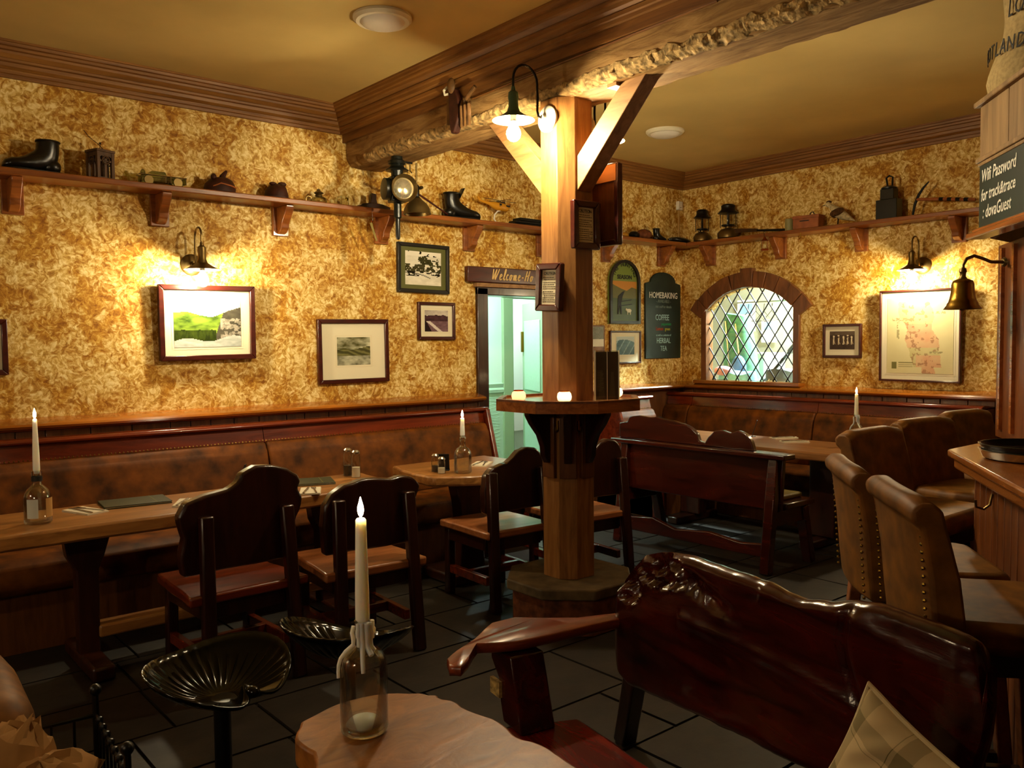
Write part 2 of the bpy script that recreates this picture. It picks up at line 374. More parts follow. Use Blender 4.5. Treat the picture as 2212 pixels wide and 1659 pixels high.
# ledge mouldings and boarded dado
LED = [(0, 1.108), (.015, 1.105), (.09, 1.09), (.125, 1.08), (.135, 1.068), (.125, 1.055), (.1, 1.05), (.085, 1.04), (0, 1.04)]
struct(sweep(MB(), [(4.17, YW), (X0, YW)], LED).build('trim_3', M_LEDGE, ang=25))
struct(sweep(MB(), [(XW, 2.3), (XW, YW), (5.2, YW)], LED).build('trim_4', M_LEDGE, ang=25))
dl = struct(MB().bb((X0, YW-.03, 0), (4.17, YW-.001, 1.04)).build('trim_5', M_PANEL))
x = -.4; k = 0
while x < 4.15:
    w = random.uniform(.12, .24)
    MB().bb((x+.003, YW-.055, .1), (min(x+w, 4.16)-.003, YW-.03, 1.038)).build('board', M_PANEL, dl, bev=.003)
    x += w
dr = struct(MB().bb((XW-.03, 2.3, 0), (XW-.001, YW-.03, 1.04)).bb((5.2, YW-.03, 0), (XW-.03, YW-.001, 1.04)).build('trim_6', M_PANEL))
y = 2.45
while y < 5.3:
    w = random.uniform(.12, .22); MB().bb((XW-.055, y+.003, .1), (XW-.03, min(y+w, 5.36)-.003, 1.038)).build('board', M_PANEL, dr, bev=.003); y += w
# ---------------------------------------------------------------- doorway and corridor
d1 = thing('door_1', 'dark wooden door frame opening onto the pale green corridor', None, (4.68, YW, 0)); del d1['label']; struct(d1)
MB().bb((-.51, -.03, 0), (-.40, .16, 1.96)).build('jamb', M_DARK, d1, bev=.006)
MB().bb((.40, -.03, 0), (.51, .16, 1.96)).build('jamb', M_DARK, d1, bev=.006)
MB().bb((-.40, .02, 0), (-.37, .15, 1.9)).build('stop', M_PANEL, d1)
MB().bb((-.51, -.03, 1.90), (.51, .16, 1.965)).build('head', M_DARK, d1, bev=.006)
MB().bb((-.53, -.045, 1.965), (.53, .0, 1.995)).build('lintel', M_OAKY, d1)
lf = MB().bb((0, -.02, .02), (.78, .02, 1.89)).build('leaf', M_MINTT, d1, bev=.004, loc=(.40, .16, 0), rot=(0, 0, math.radians(63)))
MB().bb((.10, .02, 1.06), (.68, .028, 1.72)).build('panel', M_MINT, lf, bev=.004)
MB().bb((.10, .02, .2), (.68, .028, .92)).build('panel', M_MINT, lf, bev=.004)
MB().bb((.72, .02, 1.42), (.755, .045, 1.62)).build('handle', M_BRASS, lf, bev=.004)
CY = 6.75
struct(MB().bb((3.4, CY, 0), (5.69, CY+.1, 2.5)).bb((5.69, CY, 1.98), (6.35, CY+.1, 2.5)).bb((6.35, CY, 0), (6.9, CY+.1, 2.5)).build('wall_corridor', M_MINTW))
struct(MB().bb((3.4, YW+.16, 0), (3.5, CY, 2.5)).bb((6.72, YW+.16, 0), (6.8, CY, 2.5)).build('wall_corridor_side', M_MINTW))
struct(MB().bb((3.4, YW+.15, -.1), (6.8, CY, 0)).bb((3.4, CY, -.1), (8.2, 8.6, 0)).build('floor_corridor', plain('corridor_lino', '#8a8a78', .5)))
struct(MB().bb((3.4, YW+.16, 2.5), (6.8, CY, 2.6)).bb((3.4, CY, 2.5), (8.2, 8.6, 2.6)).build('ceiling_corridor', M_MINTW))
struct(sweep(MB(), [(5.55, CY), (3.5, CY)], [(0, 1.0), (.03, 1.0), (.035, 1.03), (.02, 1.05), (.03, 1.09), (0, 1.1)]).build('trim_7', M_MINT))
an = struct(MB().bb((3.5, CY-.012, 0), (5.55, CY-.001, 1.0)).build('trim_8', M_MINT))
for k in range(26):     # embossed ripples of the lincrusta dado
    MB().tube([(5.16+.34*i/8, CY-.012, .12+k*.033+.008*math.sin(i*1.6+k)) for i in range(9)], .003, 5).build('ripple', M_MINT, an)
d2 = thing('door_2', '', None, (6.02, CY, 0)); struct(d2)
for s in (-1, 1): MB().bb((s*.33-.14*(s < 0), -.03, 0), (s*.33+.1*(s > 0), .12, 1.98)).build('casing', M_MINTT, d2, bev=.01)
MB().bb((-.47, -.03, 1.98), (.43, .12, 2.09)).build('casing', M_MINTT, d2, bev=.01)
l2 = MB().bb((0, 0, .02), (.3, .04, 1.96)).build('leaf', M_MINT, d2, loc=(-.33, .1, 0), rot=(0, 0, math.radians(66)))
MB().bb((.05, -.008, 1.08), (.25, 0, 1.8)).build('panel', M_MINTT, l2)
struct(MB().bb((3.4, 8.5, 0), (8.2, 8.6, 2.5)).build('wall_far_room', plain('far_room_wall', '#e9efe0', .6)))
ra = tag(thing('corridor_heater', 'small white wall heater glimpsed low inside the far room', 'heater', (7.2, 8.49, .35)))
MB().bb((-.25, -.08, 0), (.25, 0, .45)).build('body', M_WHITE, ra, bev=.01); MB().bb((-.2, -.09, .36), (.2, -.08, .42)).build('grille', M_OLDBR, ra)
# framed notice on the door leaf
pf = thing('corridor_picture', 'white-framed picture of a small animal hung on the green corridor door', 'picture', (5.36, 5.80, 1.42), rot=(0, 0, math.radians(63)))
# (leaf front face looks to -x; picture lies on it)
# corridor ceiling lamp
cl = thing('corridor_lamp', 'flat lit ceiling lamp inside the green corridor', 'lamp', (4.75, 6.15, 2.5))
MB().lathe([(.2, 0), (.2, -.03), (.17, -.05)], 24).build('body', M_WHITE, cl)
MB().lathe([(.165, -.045), (.15, -.065), (.05, -.075)], 24).build('diffuser', emit('corridor_glow', (.78, 1, .9), CORR_W), cl)
cl2 = thing('far_room_lamp', 'lit ceiling lamp in the room beyond the corridor', 'lamp', (6.9, 7.8, 2.5))
MB().lathe([(.2, 0), (.2, -.03), (.17, -.05)], 24).build('body', M_WHITE, cl2)
MB().lathe([(.165, -.045), (.15, -.065), (.05, -.075)], 24).build('diffuser', emit('corridor_glow', (.78, 1, .9), CORR_W), cl2)
# sign over the door
sg = thing('welcome_sign', 'dark wooden board lettered Welcome-Ho above the corridor doorway', 'sign', (4.06, YW, 2.0))
MB().bb((0, -.05, 0), (1.25, -.002, .125)).build('board', M_FRAME, sg, bev=.006)
# ---------------------------------------------------------------- leaded window
w1 = thing('window_1', '', None, (XW, 0, 0)); struct(w1)
N_ = 11; yc = (WY0+WY1)/2
M_LEAD = plain('lead_came', '#0e0e0d', .6)
hw = (WY1-WY0)/2; rise = WZT-WZS; RA = (hw*hw+rise*rise)/(2*rise); zc = WZT-RA; a0 = math.asin(hw/RA)
for i in range(N_):
    a = -a0*1.16+2*a0*1.16*i/N_; b = -a0*1.16+2*a0*1.16*(i+1)/N_; Ri = RA+.002; Ro = RA+.15+(.03 if i == N_//2 else 0)
    g = .004/RA; a += g*.5; b -= g*.5
    q = [(yc+Ri*math.sin(t), zc+Ri*math.cos(t)) for t in (a, (a+b)/2, b)]+[(yc+Ro*math.sin(t), zc+Ro*math.cos(t)) for t in (b, (a+b)/2, a)]
    MB().yz(q, -.035-.012*(i % 3 == 1)-.02*(i == N_//2), .02).build('arch_block', M_BLOCK, w1, bev=.003)
for yy in (WY0-.055, WY1-.005): MB().bb((-.03, yy, WZ0-.01), (.085, yy+.06, WZS+.03)).build('jamb', M_BLOCK, w1, bev=.004)
MB().bb((-.10, WY0-.1, WZ0-.035), (.09, WY1+.1, WZ0)).build('sill', M_LEDGE, w1, bev=.006)
poly = [(WY0, WZ0), (WY1, WZ0)]+[(WY1-(WY1-WY0)*i/14, arch_z(WY1-(WY1-WY0)*i/14)) for i in range(15)]
def clip(sub, cl):
    n = len(cl)
    for i in range(n):
        a, b = cl[i], cl[(i+1) % n]; out = []
        ins = lambda p: (b[0]-a[0])*(p[1]-a[1])-(b[1]-a[1])*(p[0]-a[0]) >= -1e-9
        for j in range(len(sub)):
            p, q = sub[j], sub[(j+1) % len(sub)]; ip, iq = ins(p), ins(q)
            if ip != iq:
                den = (b[0]-a[0])*(q[1]-p[1])-(b[1]-a[1])*(q[0]-p[0]); t = ((b[1]-a[1])*(p[0]-a[0])-(b[0]-a[0])*(p[1]-a[1]))/den
                x_ = (p[0]+(q[0]-p[0])*t, p[1]+(q[1]-p[1])*t)
                if iq: out += [x_, q]
                else: out += [x_]
            elif iq: out += [q]
        sub = out
        if not sub: return sub
    return sub
PW, PH = .135, .20
came = MB()
for i in range(-1, 9):
    for j in range(-1, 12):
        c = (WY0+.02+i*PW+(PW/2 if j % 2 else 0), WZ0+.03+j*PH/2)
        dm = clip([(c[0]-PW/2, c[1]), (c[0], c[1]-PH/2), (c[0]+PW/2, c[1]), (c[0], c[1]+PH/2)], poly)
        if len(dm) > 2:
            ar = abs(sum(dm[k][0]*dm[(k+1) % len(dm)][1]-dm[(k+1) % len(dm)][0]*dm[k][1] for k in range(len(dm))))/2
            if ar > 2e-4: MB().yz(dm, .028, .031).build('pane', M_PANE, w1)
            for k in range(len(dm)):
                p, q = dm[k], dm[(k+1) % len(dm)]
                if (q[0]-p[0])*(q[1]-p[1]) != 0 and math.hypot(q[0]-p[0], q[1]-p[1]) > .012 and abs(abs((q[1]-p[1])/(q[0]-p[0]))-PH/PW) < .2 and q[1] > p[1]:
                    came.bar((.0295, p[0], p[1]), (.0295, q[0], q[1]), .009, .009, (1, 0, 0))
came.build('came', M_LEAD, w1)
# back room behind the window
bx = XW+.09
struct(MB().bb((bx, 3.6, .9), (bx+1.5, 3.7, 2.7)).bb((bx, 6.5, .9), (bx+1.5, 6.6, 2.7)).bb((bx+1.4, 3.7, .9), (bx+1.5, 6.5, 2.7)).bb((bx-.02, 5.6, .9), (bx, 6.5, 2.7)).build('wall_back_room', M_BKWALL))
struct(MB().bb((bx, 3.6, 2.7), (bx+1.5, 6.6, 2.8)).build('ceiling_back_room', M_BKWALL))
struct(MB().bb((bx, 3.6, .86), (bx+1.5, 6.6, .94)).build('floor_back_room', M_WHITE))
bl = thing('back_room_lamp', 'bright round ceiling lamp seen through the top of the leaded window', 'lamp', (bx+1.15, 4.45, 2.7))
MB().lathe([(.16, 0), (.16, -.03), (.13, -.045)], 24).build('body', M_WHITE, bl)
MB().lathe([(.125, -.04), (.11, -.07), (.04, -.085)], 24).build('diffuser', emit('back_room_glow', (.92, 1, .95), BACK_W), bl)
# ================================================================ central post
PX, PY, PA, PB = 3.15, 3.27, .129, .062
def oct_poly(a, b): return [(-a, b), (-a, -b), (-b, -a), (b, -a), (a, -b), (a, b), (b, a), (-b, a)]
post = thing('oak_post', 'chamfered oak post standing on a stone plinth in mid-room', 'post', (PX, PY, 0))
MB().prism(oct_poly(PA, PB), .25, 2.775).build('shaft', M_OAK, post, bev=.003)
pl = MB().prism(oct_poly(.33, .137), .195, .25).build('plinth_slab', M_STONE, post, bev=.008)
MB().prism(oct_poly(.30, .124), 0, .195).build('plinth_body', M_STONE2, post, bev=.006)
for s, nm in ((-1, 'brace'), (1, 'brace')):
    y0 = s*PA; q = [(y0, -.48), (y0, -.30), (y0+s*.32, .005), (y0+s*.47, .005)]
    MB().yz([(a, 2.77+b) for a, b in q], -.05, .05).build('brace', M_OAKY, post, bev=.004)
    MB().bb((-.075, y0+s*.24, 2.755), (.075, y0+s*.30, 2.772)).build('wedge', M_OAKY, post)
# bar-height shelf round the post
pt = thing('post_table', 'octagonal bar-height oak shelf built around the central post', 'table', (PX, PY, 1.15))
tp = MB(); op = oct_poly(.375, .155); ip = oct_poly(PA+.001, PB+.001)
for i in range(8):
    j = (i+1) % 8; tp.prism([op[i], op[j], ip[j], ip[i]], 0, .05)
tp.build('top', M_BARTOP, pt)
rim = MB()
op = oct_poly(.375, .155); ip = oct_poly(.345, .143)
for i in range(8):
    j = (i+1) % 8; rim.prism([op[i], op[j], ip[j], ip[i]], .05, .062)
rim.build('rim', M_BARW, pt)
bpf = [(PA, -.02), (.30, -.02), (.30, -.04), (.27, -.09), (.22, -.15), (.195, -.21), (.19, -.26), (.165, -.30), (.14, -.30), (PA, -.31)]
for a in (180, 225, 270, 0, 90):
    R = Matrix.Rotation(math.radians(a), 4, 'Z'); off = 0 if a % 90 == 0 else -.0
    MB().xz([(x, z+.02) for x, z in bpf], -.02, .02, R).build('bracket', M_DARK, pt, bev=.004)
    MB().bb((0, 0, 0), (.022, .09, .36)).build('bracket_plate', M_PANEL, pt, bev=.003, loc=R @ Vector((PA+.0+(0 if a % 90 == 0 else .004), -.045, -.36)), rot=(0, 0, math.radians(a)))
for a, r_ in ((203, PA+.012), (248, PA+.012)):
    R = Matrix.Rotation(math.radians(a), 4, 'Z')
    hk = MB().tube([R @ Vector(p) for p in ((r_, 0, -.07), (r_, 0, -.10), (r_+.012, 0, -.115), (r_+.03, 0, -.105), (r_+.032, 0, -.085))], .004, 6)
    hk.tube([R @ Vector(p) for p in ((r_-.002, 0, -.055), (r_-.002, 0, -.11))], .009, 6)
    hk.build('hook', M_BRASS, pt)

# ================================================================ wall lamps
def wall_lamp(label, loc, rz, reach=.2, shade_m=M_OLDBR, plate_m=M_OLDBR, group='swan-neck wall lamps'):
    t = thing('swan_neck_lamp', label, 'lamp', loc, rz, group)
    T = Matrix.Rotation(PI/2, 4, 'X')
    MB().lathe([(.068, 0), (.068, .012), (.055, .022), (.02, .03), (.016, .05), (.0, .052)], 28, T).build('backplate', plate_m, t)
    pts = [(0, -.045, 0), (0, -.07, .005), (0, -.078, .03), (0, -.075, .1), (0, -.078, .15)]
    r = (reach-.078)/2; cy_, cz = -.078-r, .165
    pts += [(0, cy_+r*math.cos(a), cz+r*math.sin(a)) for a in [PI*k/10 for k in range(11)]]
    pts += [(0, -reach, .13), (0, -reach, .10)]
    MB().tube(pts, .0065, 8).build('arm', M_OLDBR if plate_m is M_OLDBR else M_IRON, t)
    T2 = Matrix.Translation((0, -reach, 0))
    sh_ = MB().lathe([(.009, .125), (.012, .105), (.024, .095), (.027, .07), (.024, .05), (.026, .02), (.034, -.002), (.06, -.02), (.108, -.044)], 32, T2, cap=False).build('shade', shade_m, t)
    MB().lathe([(.107, -.0445), (.06, -.0215), (.034, -.004), (.022, -.002)], 32, T2, cap=False).build('shade_lining', M_CREAM, sh_)
    so_ = MB().lathe([(.017, .0), (.017, -.04), (.014, -.05), (.0, -.05)], 16, T2).build('socket', M_STEEL, t)
    MB().lathe([(.012, -.048), (.014, -.06), (.024, -.075), (.035, -.097), (.037, -.112), (.031, -.132), (.018, -.145), (.004, -.149)], 20, T2).build('bulb', M_BULB if plate_m is not M_OLDBR else M_BULBW if loc[0] > 0 else M_BULBR, so_)
    return t
wall_lamp('brass swan-neck wall lamp above the large green landscape picture', (1.90, YW, 2.02), 0, .19)
wall_lamp('brass swan-neck wall lamp above the framed map', (XW, 3.02, 2.09), -PI/2, .19)
wall_lamp('green enamel wall lamp on the left side of the oak post', (PX-PA, PY, 2.67), -PI/2, .24, M_GREEN, M_CREAM)
wall_lamp('green enamel wall lamp on the far side of the post behind the brace', (PX+PA, PY-.01, 2.66), PI/2, .16, M_GREEN, M_CREAM)

wall_lamp('brass swan-neck wall lamp on the wall behind the viewer', (X0, 1.1, 2.05), PI/2, .19)
wall_lamp('brass swan-neck wall lamp at the far left of the rear wall', (X0, 3.6, 2.05), PI/2, .19)
# ceiling discs (unlit)
def disc(label, x, y):
    t = thing('ceiling_light', label, 'ceiling light', (x, y, CE), 0, 'unlit round ceiling lights')
    MB().lathe([(.15, 0), (.15, -.012), (.135, -.026), (.115, -.026)], 36).build('rim', M_CREAM, t)
    MB().lathe([(.118, -.02), (.10, -.04), (.06, -.05), (.0, -.052)], 36).build('diffuser', M_WHITE, t)
disc('unlit round white ceiling light in the left ceiling bay', 2.32, 3.75)
disc('unlit round white ceiling light in the right ceiling bay', 5.27, 4.35)

# ================================================================ shelves with brackets
def shelf(label, loc, rz, length, brs):
    t = thing('display_shelf', label, 'shelf', loc, rz)
    MB().bb((0, -.21, -.035), (length, -.001, 0)).build('board', M_PINE, t, bev=.006)
    pf = [(0, -.035), (.15, -.035), (.15, -.05), (.135, -.08), (.10, -.12), (.075, -.15), (.07, -.18), (.04, -.205), (0, -.215)]
    for x in brs:
        MB().bb((x-.055, -.025, -.225), (x+.055, -.001, -.035)).build('bracket_plate', M_PINE, t, bev=.003)
        MB().yz([(-a-.02, b) for a, b in pf], x-.028, x+.028).build('bracket', M_PINE, t, bev=.005)
    return t
SZ = 2.47
shelf('long pine display shelf high on the left wall with curved brackets', (-2.0, YW, SZ), 0, 8.81, [x+2 for x in (-1.45, -.66, .13, .92, 1.71, 2.50, 3.29, 4.10, 4.88, 5.68, 6.47)])
shelf('pine display shelf high on the right wall above the leaded window', (XW, 5.19, SZ), -PI/2, 3.2, [5.19-y for y in (5.05, 4.28, 3.52, 2.74)])

# ================================================================ pictures
def frame_bars(w, h, fw, d):
    mb = MB()
    for s in (-1, 1):
        mb.xz([(s*w/2, -h/2), (s*w/2, h/2), (s*(w/2-fw), h/2-fw), (s*(w/2-fw), -h/2+fw)], -d, 0)
        mb.xz([(-w/2, s*h/2), (w/2, s*h/2), (w/2-fw, s*(h/2-fw)), (-w/2+fw, s*(h/2-fw))], -d, 0)
    return mb
def picture(label, loc, rz, w, h, fw, fm, mount, pw, ph, fn, n=(56, 42), d=.028, pz=0, tilt=0, mm=None, cat='picture', lean=0):
    t = thing('framed_picture', label, cat, loc, rot=(lean, tilt, rz))
    frame_bars(w, h, fw, d).build('frame', fm, t, bev=.004)
    mo = MB().bb((-w/2+.005, -.012, -h/2+.005), (w/2-.005, -.002, h/2-.005)).build('mount', mm or M_MOUNT, t)
    if fn:
        if mount: frame_bars(pw+.03, ph+.03, .006, .0005).build('mount_line', M_PAPER, mo, loc=(0, -.0125, pz))
        painting('print', pw, ph, n[0], n[1], fn, mo, (0, -.0135, pz))
    return t
SKY = lin('#b9c9c2'); 
def art_glen(u, v):
    ridge = .66+.09*math.sin(u*7+.5)*(1-u)+.18*max(0, u-.58)*2.2*(1 if u > .5 else 0)+.03*fbm(u*9, 1)
    if v > ridge: return mixc(lin('#d9d9b8'), lin('#8fb3b8'), fbm(u*3, v*4, 2)*1.3-.2+.4*(u-.5))
    if v < .16+.05*math.sin(u*9)+.07*(u-.4): return mixc(lin('#cfd2cc'), lin('#8e958c'), fbm(u*9, v*20, 4))
    if v < .34+.05*fbm(u*16, 3) and u < .62: return mixc(lin('#3c4a17'), lin('#171f0c'), fbm(u*28, v*10, 6)*1.4-.2)
    if u > .68 and v < .55+.1*fbm(u*8, 2) and fbm(u*14, v*14, 9) > .45: return mixc(lin('#b9b0a0'), lin('#3d3d30'), fbm(u*30, v*30, 3))
    if u > .55+.25*v and u > .5: return mixc(lin('#5a5648'), lin('#2e2c26'), fbm(u*9, v*12, 5))
    return mixc(lin('#8fae3c'), lin('#33491a'), fbm(u*5, v*9, 7)*1.7-.35)
def art_moor(u, v):
    if v > .55+.12*max(0, u-.45)*2: 
        return mixc(lin('#c9c7a6'), lin('#4c4a22'), fbm(u*4, v*7, 3)*1.9-.45)
    if v > .33: return mixc(lin('#7d7a4a'), lin('#24240f'), abs(math.sin((u*1.2+v*3)*6+fbm(u*3, v*3)*3))*.8)
    return mixc(lin('#c2c0a4'), lin('#3b3c22'), fbm(u*6, v*8, 1)*1.6-.3)
def art_tree(u, v):
    w = lin('#e8e0cc'); k = lin('#181508')
    if v > .86: return k if fbm(u*12, v*16, 2) > .68 else w
    if v > .62-.2*abs(u-.6) and abs(u-.62) < .3 and fbm(u*10, v*12, 5)+.25*(1-abs(u-.62)*3)-.6*(v-.6) > .55: return mixc(k, lin('#4c4a26'), fbm(u*30, v*30, 3))
    if .40 < v < .62 and fbm(u*14, v*14, 6) > .38: return mixc(k, lin('#565230'), fbm(u*25, v*25, 8)*.9)
    if .26 < v < .42 and fbm(u*9, v*22, 7) > .52: return k
    if abs(v-(.36-.3*(u-.1)**2*1.4)) < .02 and u < .7: return mixc(k, w, .3)
    return mixc(w, lin('#bdb59a'), fbm(u*8, v*14, 9)*.9-.2)
def art_lake(u, v):
    if v > .68+.14*fbm(u*3, 1, 4)+.08*(u > .6)*(u-.6): return mixc(lin('#d8cfc0'), lin('#8f7f78'), fbm(u*5, v*6, 2))
    if v > .48: return mixc(lin('#54323c'), lin('#1d1014'), fbm(u*8, v*14, 4))
    if abs(u-.55*(.5-v)/.5-.12) < .09: return lin('#d5c8c0')
    if u < .3*(1-v*1.6): return lin('#221416')
    return mixc(lin('#8a6a70'), lin('#4a2c36'), fbm(u*6, v*14, 6))
def art_mount(u, v):
    if v > .74+.18*math.sin(u*3.1)*.6-.1*u+.06*fbm(u*6, 2): return lin('#b4bdb6')
    return mixc(lin('#4e6a70'), lin('#22383f'), fbm(u*6, v*8, 3)*1.6-.3) if abs(math.sin(u*9-v*5)) > .25 else lin('#8ba3a3')
def art_group(u, v):
    if v > .80: return mixc(lin('#6c5844'), lin('#3a2a1e'), fbm(u*6, v*9, 1))
    for cx in (.16, .36, .56, .72, .88):
        if (u-cx)**2*2.2+(v-.72-.05*math.sin(cx*20))**2 < .0032: return lin('#d8c6a4')
        if abs(u-cx-.06*(v-.5)) < .022 and .25 < v < .66: return lin('#cdbb98')
        if abs(u-cx+.25*(v-.5)) < .014 and .3 < v < .6: return lin('#b5a17e')
    return mixc(lin('#2a1a12'), lin('#59412e'), fbm(u*14, v*14, 6)*.8-.1)
def art_map(u, v):
    base = mixc(lin('#d9cfa0'), lin('#cbbf8c'), fbm(u*4, v*4, 1))
    dx, dy = u-.52, v-.5
    land = abs(dx+.25*(v-.5)) < .22*(.6+.8*fbm(v*5, 3, 7))*(1 if .08 < v < .95 else .4)
    if land:
        f = fbm(u*8, v*10, 5)
        base = mixc(base, lin('#cf8a6a') if .34 < v < .66 or (v < .24 and u > .45) else lin('#b9ac72'), .35+.5*f)
        if fbm(u*20, v*24, 9) > .62: base = mixc(base, lin('#8a5a3c'), .6)
    for (a, b, c, d) in ((.2, .72, .12, .02), (.17, .6, .02, .14), (.78, .8, .1, .015), (.75, .28, .1, .012)):
        if abs(u-a) < c and abs(v-b) < d and fbm(u*30, v*30, 2) > .45: base = lin('#9c9268')
    if .08 < u < .15 and .06 < v < .15: base = lin('#6f6a3a')
    if .18 < u < .4 and (abs(v-.14) < .006 or abs(v-.115) < .005 or abs(v-.09) < .005): base = lin('#8c8458')
    return base
picture('large landscape picture of a green glen in a mahogany frame under the wall lamp', (1.985, YW-.02, 1.655), 0, .615, .475, .032, M_FRAME, 1, .43, .30, art_glen, (92, 64), .035, -.005, -.012, lean=.03)
picture('moorland print in a thin dark frame with a wide cream mount', (3.045, YW, 1.46), 0, .575, .46, .03, M_FRAME, 1, .27, .20, art_moor, (48, 36), .03, 0, -.008)
picture('ink sketch of pine trees in a black frame with olive mount', (3.66, YW, 2.085), 0, .475, .375, .028, M_BLKFR, 0, .33, .255, art_tree, (66, 50), .03, 0, .012, mm=plain('olive_mount', '#5a5a26', .6))
picture('small lake photograph in a mahogany frame beside the doorway', (3.775, YW, 1.685), 0, .35, .29, .024, M_FRAME, 1, .22, .165, art_lake, (44, 33), .028, 0, .004)
picture('dark-framed picture cut off at the left edge of the view', (.60, YW, 1.51), 0, .54, .31, .03, M_FRAME, 1, .36, .2, art_moor, (20, 14))
picture('small blue mountain picture with pale mount below the arched sign', (5.945, YW, 1.46), 0, .43, .31, .016, M_FRAME, 1, .25, .17, art_mount, (40, 28), .025, .015)
picture('small sepia group photograph in a dark frame right of the leaded window', (XW, 3.685, 1.50), -PI/2, .35, .29, .022, M_FRAME, 1, .225, .155, art_group, (54, 38), .028, .005)
mp = picture('large pale map with red shading in a thin mahogany frame', (XW-.03, 3.02, 1.535), -PI/2, .64, .735, .016, M_FRAME, 1, .52, .60, art_map, (104, 120), .03, 0, .008, lean=.02)
# poster behind the post
def art_poster(u, v):
    if v > .62: return mixc(lin('#8d8a78'), lin('#5b5a4c'), fbm(u*22, v*22, 2))
    if v > .40: return lin('#e2dac4')
    return mixc(lin('#a5795a'), lin('#4c2c1c'), fbm(u*7, v*9, 4))
picture('narrow poster with a brown photograph partly hidden behind the post', (5.53, YW, 1.50), 0, .27, .33, .014, M_PANEL, 0, .24, .30, art_poster, (30, 40), .015)
# arched hunting-season sign
hs = thing('arched_sign', 'arched green sign lettered The Hunting Season with a figure and dog', 'sign', (5.925, YW, 1.68))
def arch_out(w, h, n=14):
    r = w/2; return [(-r, 0), (r, 0)]+[(r*math.cos(PI*i/n), h-r+r*math.sin(PI*i/n)) for i in range(n+1)]
MB().xz(arch_out(.42, .60), -.02, -.002).build('board', plain('sign_green', '#6f8030', .4), hs)
o_, i_ = arch_out(.42, .60), [(x*.86, .03+z*.905) for x, z in arch_out(.42, .60)]
fr = MB(); n = len(o_)
for i in range(n):
    j = (i+1) % n; fr.xz([o_[i], o_[j], i_[j], i_[i]], -.04, -.019)
fr.build('frame', M_BLKFR, hs)
MB().xz([(-.17, .30), (.17, .30), (.17, .40), (-.17, .40)], -.022, -.0205).build('sunset', plain('sign_amber', '#b97a1c', .4), hs)
MB().xz([(-.17, .24), (.17, .24), (.17, .33), (.1, .345), (.03, .31), (-.05, .33), (-.17, .37)], -.0235, -.0222).build('hills', plain('sign_hill', '#5d5a1c', .4), hs)
MB().xz([(-.17, .035), (.17, .035), (.17, .24), (-.17, .24)], -.0225, -.0205).build('meadow', plain('sign_meadow', '#3d4a1a', .4), hs)
MB().xz([(-.10, .09), (-.085, .09), (-.07, .17), (-.055, .09), (-.04, .09), (-.05, .2), (-.03, .26), (-.01, .29), (.0, .31), (-.03, .30), (-.06, .28), (-.09, .26), (-.095, .2)], -.026, -.0236).build('figure', M_INK, hs)
for z in (.17, .21): MB().bb((-.03, -.026, z), (.12, -.0236, z+.008)).build('fence_rail', M_INK, hs, rot=(0, -.12, 0))
MB().ball((.06, -.024, .125), (.035, .003, .018)).bb((.035, -.026, .085), (.043, -.0236, .12)).bb((.075, -.026, .085), (.083, -.0236, .12)).ball((.025, -.024, .135), (.014, .003, .012)).build('dog', M_CREAM, hs)
for i, ch in enumerate('THE HUNTING'):
    a = math.radians(158-i*13.6)
    if ch != ' ': text_mesh('letter', ch, .052, M_INK, hs, (.135*math.cos(a), -.0245, .405+.135*math.sin(a)-.0), (PI/2, -(a-PI/2), 0), align='CENTER')
text_mesh('letter', 'SEASON', .055, M_INK, hs, (0, -.0245, .42), align='CENTER', off=.001)
# menu chalkboard
cb = thing('menu_chalkboard', 'tall dark green chalkboard menu with rounded top beside the room corner', 'chalkboard', (6.49, YW, 1.345))
out = [(-.265, 0), (.265, 0), (.265, .73), (.20, .745)]+[(.19*math.cos(PI*i/12), .745+.10*math.sin(PI*i/12)) for i in range(13)]+[(-.20, .745), (-.265, .73)]
MB().xz(out, -.022, -.002).build('board', M_CHBRD, cb, bev=.004)
for tx, s, z, x, m_, w in (('HOMEBAKING', .085, .59, 0, M_CHALK, .78), ('- AVAILABLE -', .045, .545, 0, plain('chalk_grey', '#6f7a70', .8), .8), ('Ask staff for details', .035, .495, 0, plain('chalk_grey', '#6f7a70', .8), .9), ('COFFEE', .08, .375, -.02, plain('chalk_blue', '#a9cdd0', .8), .75),
                           ('peppermint', .04, .325, .04, plain('chalk_green', '#2f9a5a', .8), .8), ('Lemon', .05, .275, -.06, plain('chalk_red', '#c24a22', .8), .8), ('green', .045, .275, .06, plain('chalk_yellow', '#b9b83a', .8), .8),
                           ('as well as a selection of', .028, .22, 0, plain('chalk_blue', '#a9cdd0', .8), .85), ('HERBAL', .075, .15, 0, plain('chalk_blue', '#a9cdd0', .8), .8), ('TEA', .07, .075, 0, plain('chalk_blue', '#a9cdd0', .8), .8)):
    text_mesh('lettering', tx, s, m_, cb, (x, -.0235, z), align='CENTER', width=w)
